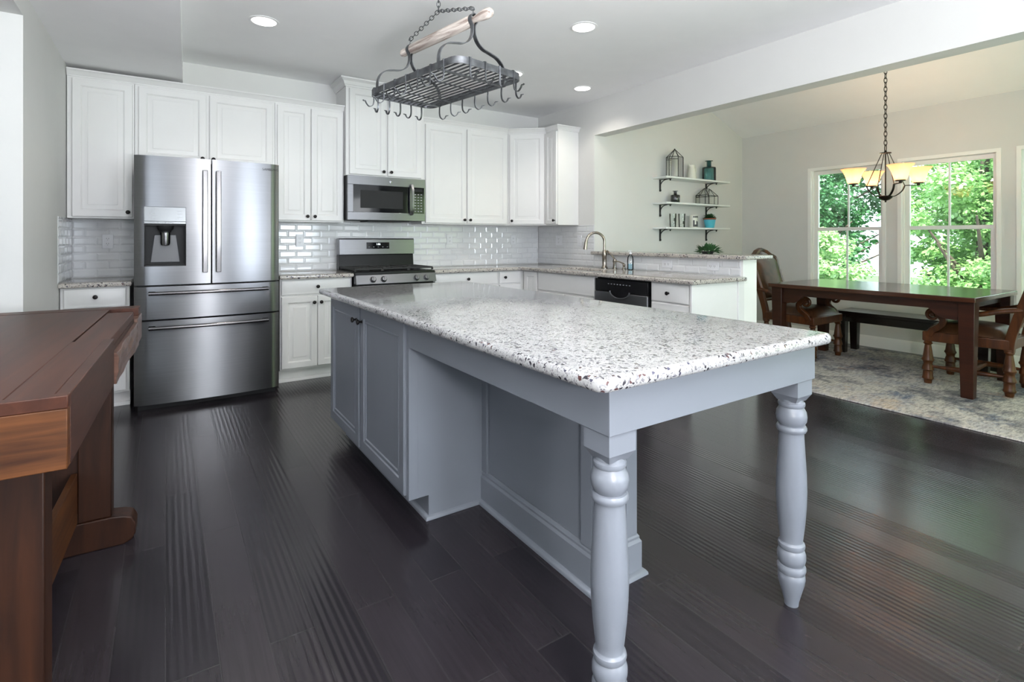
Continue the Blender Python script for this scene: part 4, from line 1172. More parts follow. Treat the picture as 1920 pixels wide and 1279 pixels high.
for (ya, yb) in ((0.725, 1.455),):
    m = MB(); rs = random.Random(4)
    zs = np.linspace(0.752, 0.852, 6); yss = np.linspace(ya, yb, 9)
    grid = [(0.004 + rs.random() * 0.010, y, z) for z in zs for y in yss]
    nb = len(grid); back = [(-0.006, y, z) for z in zs for y in yss]
    fs = []
    for i in range(5):
        for j in range(8):
            a = i * 9 + j; fs.append((a, a + 1, a + 10, a + 9)); fs.append((nb + a, nb + a + 9, nb + a + 10, nb + a + 1))
    for j in range(8):
        fs.append((j, nb + j, nb + j + 1, j + 1)); a = 45 + j; fs.append((a, a + 1, nb + a + 1, nb + a))
    for i in range(5):
        a = i * 9; fs.append((a, a + 9, nb + a + 9, nb + a)); a = i * 9 + 8; fs.append((a, nb + a, nb + a + 9, a + 9))
    m.add(grid + back, fs)
    obj('drawer_front', m, M['workrough'], WB, smooth=0, bev=0.0015)
m = MB(); m.box(-0.026, 0.006, 1.462, L - 0.002, 0.748, 0.865); obj('vise_jaw', m, M['workrough'], WB, bev=0.003)
m = MB(); m.box(-Wd, -Wd + 0.026, 0.03, L - 0.002, 0.752, 0.868); obj('side_apron', m, M['workdark'], WB)
m = MB(); m.box(-Wd + 0.026, -0.026, L - 0.028, L - 0.002, 0.752, 0.865); obj('end_apron', m, M['workside'], WB)
for yy in (0.13, 1.22):
    for xx in (-0.165, -0.70):
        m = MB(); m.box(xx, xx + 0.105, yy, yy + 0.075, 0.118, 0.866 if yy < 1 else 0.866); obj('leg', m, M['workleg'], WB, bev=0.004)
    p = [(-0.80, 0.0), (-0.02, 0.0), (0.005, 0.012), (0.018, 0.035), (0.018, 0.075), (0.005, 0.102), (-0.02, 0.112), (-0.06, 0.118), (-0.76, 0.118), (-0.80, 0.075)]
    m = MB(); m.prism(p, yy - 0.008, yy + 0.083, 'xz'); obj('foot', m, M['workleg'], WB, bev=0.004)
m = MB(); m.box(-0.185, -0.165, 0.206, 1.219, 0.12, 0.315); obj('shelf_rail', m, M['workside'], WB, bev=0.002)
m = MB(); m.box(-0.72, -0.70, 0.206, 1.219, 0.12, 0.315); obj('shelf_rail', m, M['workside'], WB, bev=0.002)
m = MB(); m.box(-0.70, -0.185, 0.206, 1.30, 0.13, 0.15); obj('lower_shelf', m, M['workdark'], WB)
m = MB(); m.box(-0.595, -0.165, 1.235, 1.26, 0.15, 0.40); obj('shelf_end_board', m, M['workleg'], WB)

# ------------------------------------------------------------------ pot rack
RX, RY, RZ = 1.2, 2.47, 2.0
rk = thing('pot_rack', 'black iron pot rack with hooks hanging by a chain over the island', 'pot rack', (RX, RY, RZ), R(-79.8))
a, b2 = 0.395, 0.205
rim = [(p[0], p[1], 0.016) for p in rrect(-a, a, -b2, b2, 0.055, 6)]
m = MB(); m.tube(rim, 0, closed=True, flat=(0.016, 0.003), up=(0, 0, 1)); obj('rim', m, M['rackiron'], rk)
m = MB()
n = 12
for k in range(n):
    y = -b2 + (k + 1) * 2 * b2 / (n + 1)
    xx = a if abs(y) < b2 - 0.055 else a - 0.055 + math.sqrt(max(0, 0.055 ** 2 - (abs(y) - b2 + 0.055) ** 2))
    m.tube([(-xx, y, 0.008), (xx, y, 0.008)], 0.0046, 6)
for x in (-0.19, 0.09):
    m.tube([(x, -b2, 0.001), (x, b2, 0.001)], 0.0032, 6)
obj('grid', m, M['rackiron'], rk)
AX = (-0.30, 0.255)
zp = 0.285
for x in AX:
    pts = [(0.205, 0.010), (0.204, 0.060), (0.190, 0.100), (0.155, 0.130), (0.105, 0.144), (0.060, 0.154), (0.026, 0.178), (0.008, 0.212), (0.006, 0.250), (0.019, zp - 0.012), (0.021, zp + 0.004), (0.012, zp + 0.021), (0.0, zp + 0.027)]
    sp = spline([(x, p[0], p[1]) for p in pts], 4)
    full = sp + [Vector((x, -p.y, p.z)) for p in sp[::-1][1:]]
    m = MB(); m.tube(full, 0, flat=(0.011, 0.0025), up=(1, 0, 0)); ar = obj('arch', m, M['rackiron'], rk)
    m = MB(); m.tube([(x, -b2, -0.001), (x, b2, -0.001)], 0, flat=(0.011, 0.0025), up=(1, 0, 0)); obj('bottom_strap', m, M['rackiron'], rk)
    m = MB(); m.tube([(x, 0, zp + 0.028), (x, 0, zp + 0.045)] + [(x, 0.008 * math.sin(t), zp + 0.053 - 0.008 * math.cos(t)) for t in np.linspace(0.3, 5.6, 9)], 0.0025, 6); obj('eye_bolt', m, M['rackiron'], ar)
m = MB()
prof = [(0.003, -0.385), (0.016, -0.383), (0.021, -0.368), (0.021, -0.350), (0.017, -0.325), (0.014, -0.300), (0.014, -0.286), (0.024, -0.284), (0.0275, -0.275), (0.029, 0.0), (0.0275, 0.230), (0.024, 0.240), (0.014, 0.242), (0.014, 0.258), (0.017, 0.285), (0.023, 0.325), (0.025, 0.355), (0.022, 0.380), (0.012, 0.392), (0.002, 0.394)]
m.lathe([(r, h) for r, h in prof], (0, 0, zp - 0.003), 20, 'x'); obj('rolling_pin', m, M['pin'], rk)
def hookpts(out):
    return spline([(0.005 * out, 0.034), (0.005 * out, 0.0), (0.004 * out, -0.035), (0.010 * out, -0.060), (0.030 * out, -0.070), (0.046 * out, -0.056), (0.052 * out, -0.044), (0.060 * out, -0.044), (0.066 * out, -0.040)], 3)
def hook(x, y, ang):
    m = MB(Matrix.Translation((x, y, 0.0)) @ Matrix.Rotation(ang, 4, 'Z'))
    pts = [(p[0], 0, p[1]) for p in [(q.x, q.y) for q in [Vector((v[0], v[1])) for v in hookpts(1)]]]
    m.tube(pts, 0, flat=(0.0045, 0.0018), up=(0, 1, 0))
    m.tube([(0.005, 0, 0.034), (-0.006, 0, 0.036), (-0.007, 0, 0.024)], 0, flat=(0.0045, 0.0018), up=(0, 1, 0))
    obj('hook', m, M['rackiron'], rk)
_v = Vector
def hookpts(out):
    P = [(0.005, 0.034), (0.005, 0.0), (0.004, -0.035), (0.010, -0.060), (0.030, -0.070), (0.046, -0.056), (0.052, -0.044), (0.060, -0.044), (0.066, -0.040)]
    return spline([(p[0], p[1], 0) for p in P], 3)
for k in range(7): hook(-0.33 + 0.105 * k, -b2, R(-90) + R(random.uniform(-12, 12)))
for k in range(7): hook(-0.31 + 0.108 * k, b2, R(90) + R(random.uniform(-14, 14)))
for k in range(5): hook(-a, -0.145 + 0.072 * k, R(180) + R(random.uniform(-12, 12)))
for k in range(4): hook(a, -0.135 + 0.09 * k, R(random.uniform(-12, 12)))
def chain(mb, A, B, L=0.03, r=0.0022, wr=0.35, n=10):
    A = Vector(A); B = Vector(B); d = B - A
    N = max(1, int(round(d.length / (L * 0.74))))
    t = d.normalized()
    u = t.orthogonal().normalized(); w = t.cross(u)
    for i in range(N):
        c = A + d * ((i + 0.5) / N)
        s = u if i % 2 else w
        pts = []
        for k in range(n):
            a_ = 2 * PI * k / n
            pts.append(c + t * (L * 0.5 * math.cos(a_)) + s * (L * wr * math.sin(a_)))
        mb.tube(pts, r, 5, closed=True)
m = MB(); apex = (-0.03, 0, 0.415)
chain(m, (AX[0], 0, zp + 0.055), apex, 0.034, 0.0022, 0.28); chain(m, (AX[1], 0, zp + 0.055), apex, 0.034, 0.0022, 0.28); chain(m, apex, (-0.03, 0, ZC - RZ - 0.035), 0.034, 0.0022, 0.28); obj('chain', m, M['rackiron'], rk)
m = MB(); m.lathe([(0.022, ZC - RZ - 0.001), (0.022, ZC - RZ - 0.008), (0.006, ZC - RZ - 0.014), (0.004, ZC - RZ - 0.04)], (-0.03, 0, 0), 16); obj('ceiling_hook', m, M['rackiron'], rk)

# ------------------------------------------------------------------ recessed lights
def downlight(label, x, y, e=16):
    t = thing('recessed_light', label, 'ceiling light', (x, y, ZC), group='recessed ceiling lights')
    m = MB(); m.lathe([(0.098, -0.0005), (0.098, -0.004), (0.080, -0.006), (0.078, -0.0005)], n=32, close=False); obj('trim_ring', m, M['white_lamp_trim'], t)
    m = MB(); m.lathe([(0.078, -0.001), (0.078, -0.003), (0.001, -0.0035)], n=32); obj('lens', m, M['lens'], t)
    lamp('downlight_lamp', 'SPOT', (x, y, ZC - 0.02), e, (1.0, 0.93, 0.84), (0, 0, 0), spot_size=R(130), spot_blend=0.6, shadow_soft_size=0.07)
downlight('lit recessed ceiling light at the upper left over the fridge aisle', 0.573, 3.995)
downlight('lit recessed ceiling light over the island close to the header', 2.50, 2.84)
downlight('lit recessed ceiling light near the sink corner', 3.505, 4.0)
downlight('lit recessed ceiling light glimpsed behind the pot rack', 2.67, 4.0)

# ------------------------------------------------------------------ chandelier
CX, CY = 5.5, 2.10
ch = thing('chandelier', 'dark bronze chandelier with four amber glass shades over the dining table', 'chandelier', (CX, CY, 1.555))
zt = zc2(CX) - 1.555
m = MB(); chain(m, (0, 0, 0.525), (0, 0, zt - 0.05), 0.056, 0.0032, 0.22); obj('chain', m, M['wroughtiron'], ch)
m = MB(); m.lathe([(0.06, zt - 0.002), (0.055, zt - 0.025), (0.02, zt - 0.035), (0.005, zt - 0.055)], n=20); obj('ceiling_canopy', m, M['wroughtiron'], ch)
m = MB(); m.tube([(0.028 * math.cos(t) * math.cos(.6), 0.028 * math.cos(t) * math.sin(.6), 0.495 + 0.036 * math.sin(t)) for t in np.linspace(0, 2 * PI, 16, endpoint=False)], 0.004, 6, closed=True); obj('loop', m, M['wroughtiron'], ch)
m = MB(); m.lathe([(0.006, 0.02), (0.006, 0.44), (0.018, 0.445), (0.045, 0.447), (0.045, 0.455), (0.012, 0.458), (0.008, 0.475)], n=20); obj('stem', m, M['wroughtiron'], ch)
m = MB(); m.lathe([(0.004, 0.0), (0.009, 0.006), (0.006, 0.014), (0.03, 0.022), (0.052, 0.04), (0.058, 0.056), (0.03, 0.062), (0.006, 0.064)], n=24); obj('hub', m, M['wroughtiron'], ch)
rot0 = R(-33.55) - R(12)
for k in range(4):
    a_ = rot0 + k * PI / 2
    cs, sn = math.cos(a_), math.sin(a_)
    P = lambda r, z: (r * cs, r * sn, z)
    arm = MB()
    arm.tube(spline([P(0.05, 0.05), P(0.09, 0.065), P(0.135, 0.105), P(0.155, 0.150)], 4) + [Vector(P(0.19, 0.152)), Vector(P(0.275, 0.152))], 0, flat=(0.008, 0.0035), up=(-sn, cs, 0))
    ao = obj('arm', arm, M['wroughtiron'], ch)
    m = MB(); m.tube([P(0.155, 0.150), P(0.032, 0.445)], 0.0035, 6); obj('stay', m, M['wroughtiron'], ao)
    c = P(0.265, 0)
    m = MB(); m.lathe([(0.012, 0.150), (0.012, 0.166), (0.036, 0.168), (0.038, 0.178), (0.012, 0.180)], (c[0], c[1], 0), 20); obj('cup', m, M['wroughtiron'], ao)
    m = MB()
    out = [(0.040, 0.176), (0.046, 0.182), (0.056, 0.215), (0.068, 0.255), (0.085, 0.290), (0.103, 0.312)]
    m.lathe(out + [(r - 0.004, z + 0.0) for r, z in out[::-1]], (c[0], c[1], 0), 28, close=False); sh = obj('glass_shade', m, M['shade'], ch)
    lamp('chandelier_lamp', 'POINT', (CX + c[0], CY + c[1], 1.555 + 0.325), 2.6, (1.0, 0.80, 0.56), shadow_soft_size=0.03)
    m = MB(); m.sphere((c[0], c[1], 0.225), 0.026, 0.026, 0.036); obj('bulb', m, M['bulb'], ao)

# ------------------------------------------------------------------ wall shelves
def shelf(label, z):
    t = thing('wall_shelf', label, 'shelf', (5.455, YS, z), group='white wall shelves')
    m = MB(); m.box(-0.615, 0.615, -0.205, -0.001, -0.02, 0.0); obj('board', m, M['shelf'], t, bev=0.002)
    for x in (-0.487, 0.395):
        m = MB()
        m.box(x - 0.014, x + 0.014, -0.006, -0.001, -0.165, -0.0205); m.box(x - 0.014, x + 0.014, -0.165, -0.001, -0.026, -0.0205)
        m.tube([(x, -0.005 - 0.105 * (1 - math.cos(R(g))), -0.110 + 0.085 * math.sin(R(g)) * 1.0) for g in range(0, 91, 15)], 0.0055, 8)
        m.sphere((x, -0.155, -0.036), 0.010, 0.010, 0.010, 10, 6); m.sphere((x, -0.012, -0.150), 0.009, 0.009, 0.012, 10, 6)
        obj('bracket', m, M['bracket'], t)
    return t
shelf('topmost white wall shelf with the lantern and blue bottle', 1.955)
shelf('middle white wall shelf with the dark bottle', 1.652)
shelf('lowest white wall shelf with the turquoise pot', 1.358)
ysf = YS - 0.10
# hexagonal lantern
ln = thing('glass_lantern', 'tall hexagonal glass lantern with black edges on the top shelf', 'lantern', (5.115, ysf, 1.9555), R(10))
hexp = [(0.122 * math.cos(R(60 * k)), 0.09 * math.sin(R(60 * k))) for k in range(6)]
m = MB()
for z in (0.004, 0.245): m.tube([(p[0], p[1], z) for p in hexp], 0.004, 6, closed=True)
for p in hexp:
    m.tube([(p[0], p[1], 0.0), (p[0], p[1], 0.245)], 0.004, 6)
    m.tube([(p[0], p[1], 0.245), (0, 0, 0.345)], 0.004, 6)
m.sphere((0, 0, 0.347), 0.007, n=8, m=6)
obj('frame', m, M['bracket'], ln)
m = MB()
for k in range(6):
    p, q = hexp[k], hexp[(k + 1) % 6]
    if k in (0, 1, 2, 3, 5): m.add([(p[0] * .98, p[1] * .98, 0.004), (q[0] * .98, q[1] * .98, 0.004), (q[0] * .98, q[1] * .98, 0.243), (p[0] * .98, p[1] * .98, 0.243)], [(0, 1, 2, 3)])
obj('panes', m, M['clear'], ln, normals=False)
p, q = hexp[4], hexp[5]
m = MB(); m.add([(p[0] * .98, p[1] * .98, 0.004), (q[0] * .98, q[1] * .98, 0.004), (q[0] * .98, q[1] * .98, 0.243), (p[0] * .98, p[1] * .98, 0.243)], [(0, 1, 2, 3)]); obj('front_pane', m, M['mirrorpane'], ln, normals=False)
pi_ = thing('pitcher', 'white ceramic pitcher between lantern and blue bottle', 'pitcher', (5.46, ysf + 0.02, 1.9555))
m = MB(); o_ = [(0.050, 0), (0.056, 0.006), (0.052, 0.06), (0.042, 0.12), (0.036, 0.15), (0.040, 0.180)]
m.lathe([(0.001, 0.0)] + o_ + [(r - 0.005, z) for r, z in o_[::-1]][:-1] + [(0.001, 0.012)], n=24, close=False); obj('body', m, M['ceramic'], pi_)
m = MB(); m.tube(spline([(0.036, 0, 0.165), (0.070, 0, 0.160), (0.082, 0, 0.115), (0.065, 0, 0.065), (0.048, 0, 0.06)], 5), 0.0065, 8); obj('handle', m, M['ceramic'], pi_)
m = MB(); m.tube([(-0.030, 0, 0.165), (-0.046, 0, 0.182), (-0.055, 0, 0.190)], [0.012, 0.009, 0.004], 8); obj('spout', m, M['ceramic'], pi_)
def bottle(label, x, y, z, r, h, mat, nr, nh):
    t = thing('glass_bottle', label, 'bottle', (x, y, z))
    sh = h - nh
    o_ = [(r * 0.9, 0), (r, 0.008), (r, sh * 0.88), (r * 0.93, sh * 0.96), (r * 0.6, sh), (nr, sh + 0.012), (nr, h - 0.008), (nr * 1.6, h - 0.005), (nr * 1.65, h)]
    m = MB(); m.lathe([(0.001, 0)] + o_ + [(nr * 0.8, h), (nr * 0.8, sh + 0.01), (0.001, sh + 0.0)], n=28, close=False); obj('body', m, mat, t)
    m = MB(); m.lathe([(nr * 1.05, h - 0.009), (nr * 1.7, h - 0.006), (nr * 1.72, h + 0.001), (nr * 0.85, h + 0.001)], n=24, close=False); obj('lip', m, mat, t)
    return t
bottle('round blue-green glass bottle at the right end of the top shelf', 5.775, ysf, 1.9555, 0.085, 0.258, M['blueglass'], 0.028, 0.076)
bottle('small dark smoke glass bottle on the middle shelf', 5.125, ysf, 1.6525, 0.055, 0.145, M['smokeglass'], 0.019, 0.045)
# glass house terrarium
gh = thing('glass_terrarium', 'low house-shaped glass terrarium with black edges on the middle shelf', 'terrarium', (5.735, ysf, 1.6525), R(6))
m = MB(); A, B, h1, h2 = 0.150, 0.065, 0.115, 0.205
c4 = [(-A, -B), (A, -B), (A, B), (-A, B)]
for z in (0.004, h1): m.tube([(p[0], p[1], z) for p in c4], 0.0035, 6, closed=True)
for p in c4: m.tube([(p[0], p[1], 0), (p[0], p[1], h1)], 0.0035, 6)
rdg = [(-A * 0.42, 0, h2), (A * 0.42, 0, h2)]
m.tube(rdg, 0.0035, 6)
for p in c4: m.tube([(p[0], p[1], h1), rdg[0] if p[0] < 0 else rdg[1]], 0.0035, 6)
for x in (-A * 0.42, A * 0.42):
    for y in (-B, B): m.tube([(x, y, 0), (x, y, h1), (x, 0, h2)], 0.003, 6)
obj('frame', m, M['bracket'], gh)
m = MB()
for k in range(4):
    p, q = c4[k], c4[(k + 1) % 4]
    m.add([(p[0] * .985, p[1] * .985, 0.004), (q[0] * .985, q[1] * .985, 0.004), (q[0] * .985, q[1] * .985, h1), (p[0] * .985, p[1] * .985, h1)], [(0, 1, 2, 3)])
m.add([(-A, -B, h1), (A, -B, h1), rdg[1], rdg[0]], [(0, 1, 2, 3)]); m.add([(A, B, h1), (-A, B, h1), rdg[0], rdg[1]], [(0, 1, 2, 3)])
obj('panes', m, M['clear'], gh, normals=False)
for i, (x, y, lb) in enumerate(((5.075, ysf - 0.005, 'clear drinking glass with dark motif, left of the pair on the lowest shelf'), (5.195, ysf - 0.04, 'clear drinking glass with dark motif, right of the pair on the lowest shelf'))):
    g = thing('drinking_glass', lb, 'glass', (x, y, 1.3585), group='drinking glasses on the lowest shelf')
    m = MB(); o_ = [(0.034, 0), (0.036, 0.004), (0.041, 0.165)]
    m.lathe([(0.001, 0)] + o_ + [(0.0395, 0.165), (0.034, 0.012), (0.001, 0.012)], n=24, close=False); obj('body', m, M['clear'], g)
    m = MB(); zz = 0.09 if i == 0 else 0.055
    def arcp(t0, t1, z0, z1):
        r_ = 0.0395
        return [(r_ * math.cos(t), r_ * math.sin(t), z) for t, z in ((t0, z0), (t1, z0), (t1, z1), (t0, z1))]
    m.add(arcp(R(-125), R(-95), zz - 0.015, zz + 0.02), [(0, 1, 2, 3)]); m.add(arcp(R(-112), R(-105), zz - 0.05, zz - 0.015), [(0, 1, 2, 3)]); m.add(arcp(R(-105), R(-85), zz + 0.018, zz + 0.035), [(0, 1, 2, 3)])
    obj('motif', m, M['ink'], g, normals=False)
mg = thing('printed_tumbler', 'white tumbler with a dark printed picture on the lowest shelf', 'tumbler', (5.47, ysf, 1.3585))
m = MB(); o_ = [(0.047, 0), (0.050, 0.004), (0.050, 0.155)]
m.lathe([(0.001, 0)] + o_ + [(0.046, 0.155), (0.045, 0.010), (0.001, 0.010)], n=28, close=False); obj('body', m, M['ceramic'], mg)
m = MB(); rs = random.Random(2)
for k in range(9):
    t0 = R(-150 + k * 11)
    z0 = 0.012; z1 = 0.035 + rs.random() * 0.06
    m.add([(0.0506 * math.cos(t), 0.0506 * math.sin(t), z) for t, z in ((t0, z0), (t0 + R(10.5), z0), (t0 + R(10.5), z1), (t0, z1))], [(0, 1, 2, 3)])
    m.add([(0.0506 * math.cos(t), 0.0506 * math.sin(t), z) for t, z in ((t0, 0.122), (t0 + R(8.5), 0.122), (t0 + R(8.5), 0.146), (t0, 0.146))], [(0, 1, 2, 3)])
obj('print', m, M['ink'], mg, normals=False)

def leaves(n, rx, rz, cz, L, seed, droop=0.3):
    rs = random.Random(seed); m = MB()
    for _ in range(n):
        a_ = rs.random() * 2 * PI; e_ = rs.uniform(0.0, 1.2)
        d = Vector((math.cos(a_) * math.cos(e_), math.sin(a_) * math.cos(e_), math.sin(e_)))
        base_ = Vector((0, 0, cz)) + Vector((d.x * rx * rs.uniform(.2, .8), d.y * rx * rs.uniform(.2, .8), d.z * rz * rs.uniform(.1, .8)))
        tip = base_ + d * L * rs.uniform(0.7, 1.2) - Vector((0, 0, droop * L * rs.random()))
        side = d.cross(Vector((0, 0, 1)))
        side = side.normalized() if side.length > 1e-3 else Vector((1, 0, 0))
        mid = (base_ + tip) / 2 + Vector((0, 0, L * 0.12))
        m.add([base_, mid + side * L * 0.26, tip, mid - side * L * 0.26], [(0, 1, 2), (0, 2, 3)])
    return m
pp = thing('potted_plant', 'leafy plant in a turquoise pot at the right of the lowest shelf', 'plant', (5.79, ysf, 1.3585))
o_ = [(0.052, 0), (0.056, 0.005), (0.072, 0.105)]
m = MB(); m.lathe([(0.001, 0)] + o_ + [(0.068, 0.105), (0.066, 0.09), (0.001, 0.09)], n=28, close=False); obj('pot', m, M['teal'], pp)
m = MB(); m.lathe([(0.069, 0.104), (0.076, 0.108), (0.076, 0.124), (0.066, 0.124), (0.066, 0.100), (0.001, 0.100)], n=28, close=False); obj('rim', m, M['soil'], pp)
obj('foliage', leaves(260, 0.075, 0.06, 0.115, 0.04, 3), M['houseleaf'], pp, normals=False)
bp = thing('trailing_plant', 'low trailing green plant on the raised bar top', 'plant', (4.07, 2.95, 1.0865))
m = MB(); m.lathe([(0.045, 0), (0.055, 0.02), (0.05, 0.022), (0.001, 0.02)], n=20, close=False); obj('dish', m, M['bracket'], bp)
obj('foliage', leaves(85, 0.125, 0.055, 0.012, 0.062, 8, 0.25), M['houseleaf'], bp, normals=False)

# ------------------------------------------------------------------ dining area
rg_ = MB(); rg_.box(4.28, 6.50, 0.30, 3.55, 0.0005, 0.010)
tag(obj('area_rug', rg_, M['rug'], bev=0.003), 'faded cream, blue and rust area rug under the dining table', 'rug')
ZR = 0.0105
dt = thing('dining_table', 'long dark mahogany dining table before the windows', 'table', (5.525, 2.13, ZR))
a, b2 = 0.525, 0.80
m = MB(); m.box(-a, a, -b2, b2, 0.732, 0.770); obj('tabletop', m, M['diningtop'], dt, bev=0.006, seg=3)
def apr(x):   # long apron with bracketed ends
    pts = [(-0.70, 0.732), (0.70, 0.732), (0.70, 0.585)]
    pts += [(0.64, 0.585), (0.575, 0.59), (0.535, 0.615), (0.49, 0.66), (-0.49, 0.66), (-0.535, 0.615), (-0.575, 0.59), (-0.64, 0.585), (-0.70, 0.585)]
    m = MB(); m.prism(pts, x - 0.013, x + 0.013, 'yz'); obj('apron', m, M['diningwood'], dt, bev=0.002)
apr(-0.445); apr(0.445)
for y in (-0.715, 0.715):
    pts = [(-0.40, 0.732), (0.40, 0.732), (0.40, 0.60), (0.37, 0.60), (0.345, 0.672), (-0.345, 0.672), (-0.37, 0.60), (-0.40, 0.60)]
    m = MB(); m.prism(pts, y - 0.013, y + 0.013, 'xz'); obj('apron', m, M['diningwood'], dt, bev=0.002)
for sx in (-1, 1):
    for sy in (-1, 1):
        x, y = sx * 0.435, sy * 0.735
        m = MB(); m.frustum((x - 0.038, x + 0.038, y - 0.038, y + 0.038, 0.0), (x - 0.052, x + 0.052, y - 0.052, y + 0.052, 0.732)); obj('leg', m, M['diningwood'], dt, bev=0.004)
bn = thing('dining_bench', 'dark espresso wooden bench between table and windows', 'bench', (6.19, 2.13, ZR))
m = MB(); m.box(-0.19, 0.19, -0.64, 0.64, 0.41, 0.445); obj('seat', m, M['benchwood'], bn, bev=0.005)
m = MB()
for x in (-0.155, 0.155): m.box(x - 0.011, x + 0.011, -0.56, 0.56, 0.335, 0.41)
m.box(-0.15, 0.15, -0.575, -0.553, 0.335, 0.41); m.box(-0.15, 0.15, 0.553, 0.575, 0.335, 0.41)
obj('apron', m, M['benchwood'], bn)
for x in (-0.135, 0.135):
    for y in (-0.58, 0.58):
        m = MB(); m.frustum((x - 0.032, x + 0.032, y - 0.032, y + 0.032, 0), (x - 0.042, x + 0.042, y - 0.042, y + 0.042, 0.41)); obj('leg', m, M['benchwood'], bn, bev=0.003)

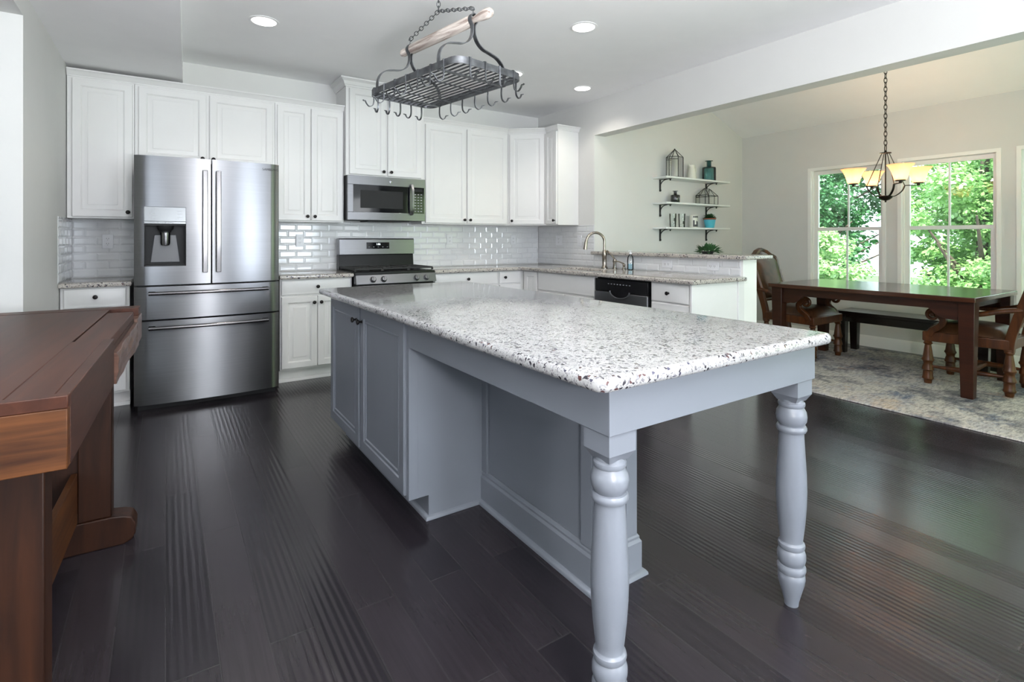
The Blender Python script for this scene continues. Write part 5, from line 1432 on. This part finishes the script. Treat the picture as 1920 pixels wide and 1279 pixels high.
def armchair(label):
    t = thing('dining_armchair', label, 'chair', (0, 0, 0), group='carved dining armchairs')
    # local: front is -y
    fw, rw, fy_, ry_ = 0.265, 0.215, -0.255, 0.245
    m = MB(); m.prism([(-fw - 0.025, fy_ - 0.03), (fw + 0.025, fy_ - 0.03), (rw + 0.02, ry_ + 0.02), (-rw - 0.02, ry_ + 0.02)], 0.355, 0.435); obj('seat_rail', m, M['chairwood'], t, bev=0.008, seg=3)
    m = MB(); n = 12
    g = []; fs = []
    for i in range(n + 1):
        for j in range(n + 1):
            u, v = i / n, j / n
            w_ = (fw + 0.01) * (1 - v) + (rw - 0.01) * v
            x = (2 * u - 1) * w_; y = (fy_ - 0.02) * (1 - v) + (ry_ - 0.02) * v
            e_ = (1 - abs(2 * u - 1) ** 4) * (1 - abs(2 * v - 1) ** 4)
            g.append((x, y, 0.436 + 0.022 * (e_ > 0) + 0.065 * e_ ** 0.6))
    for i in range(n):
        for j in range(n):
            q = i * (n + 1) + j; fs.append((q, q + n + 1, q + n + 2, q + 1))
    m.add(g, fs)
    lo = [(p[0], p[1], 0.434) for p in g]
    nb = len(g); m2 = MB(); edge = [i * (n + 1) for i in range(n + 1)] + [n * (n + 1) + j for j in range(1, n + 1)] + [i * (n + 1) + n for i in range(n - 1, -1, -1)] + [j for j in range(n - 1, 0, -1)]
    m.add([lo[i] for i in edge] + [g[i] for i in edge], [(k, (k + 1) % len(edge), len(edge) + (k + 1) % len(edge), len(edge) + k) for k in range(len(edge))])
    m.add([lo[i] for i in edge], [tuple(range(len(edge)))])
    obj('seat_cushion', m, M['leather'], t, smooth=60)
    prof = [(0.030, 0.36), (0.026, 0.345), (0.033, 0.335), (0.022, 0.322), (0.025, 0.30), (0.034, 0.235), (0.036, 0.215), (0.042, 0.205), (0.044, 0.195), (0.036, 0.185), (0.030, 0.165), (0.036, 0.145), (0.041, 0.125), (0.043, 0.115), (0.034, 0.105), (0.036, 0.06), (0.040, 0.050), (0.040, 0.038), (0.030, 0.030), (0.026, 0.0)]
    for x in (-fw + 0.01, fw - 0.01):
        m = MB(); m.lathe(prof, (x, fy_, 0), 18); obj('front_leg', m, M['chairwood'], t)
    for s in (-1, 1):
        x = s * rw
        m = MB(); m.lathe(prof, (x, ry_, 0), 18)
        m.tube(spline([(x, ry_, 0.34), (x, ry_ + 0.01, 0.45), (x * 1.03, ry_ + 0.055, 0.62), (x * 1.08, ry_ + 0.13, 0.86)], 5), 0, flat=(0.030, 0.022), up=(0, 1, 0))
        obj('rear_leg', m, M['chairwood'], t, bev=0.005)
    # camel back: outline in x-z, leaning back
    def lean(z): return ry_ + 0.03 + (max(0, z - 0.52)) * 0.30
    top = [(-0.25, 0.97), (-0.235, 1.005), (-0.20, 1.02), (-0.15, 1.035), (-0.09, 1.072), (0, 1.098), (0.09, 1.072), (0.15, 1.035), (0.20, 1.02), (0.235, 1.005), (0.25, 0.97)]
    outl = [(-0.215, 0.545)] + top + [(0.215, 0.545)]
    N = len(outl)
    def ring(sc, off):
        c = Vector((0, 0.80)); return [((c + (Vector(p) - c) * sc).x, lean((c + (Vector(p) - c) * sc).y) + off, (c + (Vector(p) - c) * sc).y) for p in outl]
    m = MB(); r0 = [Vector(p) for p in ring(0.97, 0)]
    m.tube(r0, 0, closed=True, flat=(0.026, 0.020), up=(0, 1, 0.0)); obj('back_frame', m, M['chairwood'], t, bev=0.006)
    for nm, off, bl in (('back_pad', -0.012, -0.030), ('outer_back', 0.012, 0.014)):
        m = MB(); rA = ring(0.93, off); rB = ring(0.80, off + bl); rC = ring(0.45, off + bl * 1.25)
        pts = rA + rB + rC
        fs = [(i, (i + 1) % N, N + (i + 1) % N, N + i) for i in range(N)] + [(N + i, N + (i + 1) % N, 2 * N + (i + 1) % N, 2 * N + i) for i in range(N)] + [tuple(range(2 * N, 3 * N))]
        m.add(pts, fs); obj(nm, m, M['leather'], t, smooth=60)
    for s in (-1, 1):
        x0, x1 = s * 0.225, s * 0.295
        arm = spline([(x0, ry_ + 0.085, 0.672), (s * 0.262, ry_ - 0.03, 0.655), (s * 0.29, ry_ - 0.16, 0.618), (x1, ry_ - 0.29, 0.608), (x1, ry_ - 0.40, 0.630), (x1, ry_ - 0.455, 0.623)], 5)
        r0 = 0.044
        scroll = []
        for k in range(0, 24):
            rr = r0 * (1 - k / 34); a_ = k * 0.34
            scroll.append(Vector((x1, ry_ - 0.455 - rr * math.sin(a_), 0.623 - r0 + rr * math.cos(a_))))
        m = MB(); m.tube(arm + scroll[1:], [0.020] * (len(arm) - 4) + [0.019, 0.018, 0.017, 0.016] + [0.0155 - 0.00025 * k for k in range(len(scroll) - 1)], 10); m.tube([(x1 - 0.016, ry_ - 0.455, 0.623 - r0), (x1 + 0.016, ry_ - 0.455, 0.623 - r0)], 0.014, 10); obj('arm', m, M['chairwood'], t)
        sup = spline([(s * 0.278, fy_ + 0.015, 0.400), (s * 0.285, fy_ + 0.045, 0.455), (x1, fy_ + 0.105, 0.505), (x1, fy_ + 0.115, 0.550), (x1, fy_ + 0.085, 0.590), (x1, fy_ + 0.075, 0.618)], 5)
        m = MB(); m.tube(sup, 0, flat=(0.023, 0.017), up=(0, 1, 0.2)); obj('arm_support', m, M['chairwood'], t, bev=0.006)
        m = MB(); q = [(s * (fw - 0.01), fy_ + 0.03, 0.145), (s * 0.245, -0.10, 0.145), (s * 0.236, 0.0, 0.145), (s * 0.228, 0.10, 0.145), (s * rw, ry_ - 0.03, 0.145)]
        m.tube(q, [0.011, 0.019, 0.024, 0.019, 0.011], 12); obj('side_stretcher', m, M['chairwood'], t)
    m = MB(); m.tube([(-0.236, 0, 0.145), (-0.12, 0, 0.145), (0, 0, 0.145), (0.12, 0, 0.145), (0.236, 0, 0.145)], [0.011, 0.018, 0.024, 0.018, 0.011], 12); obj('cross_stretcher', m, M['chairwood'], t)
    return t
c1 = armchair('carved leather armchair at the far end of the dining table by the half wall')
c1.location = (5.58, 2.915, ZR); c1.rotation_euler = (0, 0, R(0))
c2 = copy_tree(c1)
c2['label'] = 'carved leather armchair at the near end, cut by the right edge of the photo'
c2.location = (5.60, 1.475, ZR); c2.rotation_euler = (0, 0, R(180))
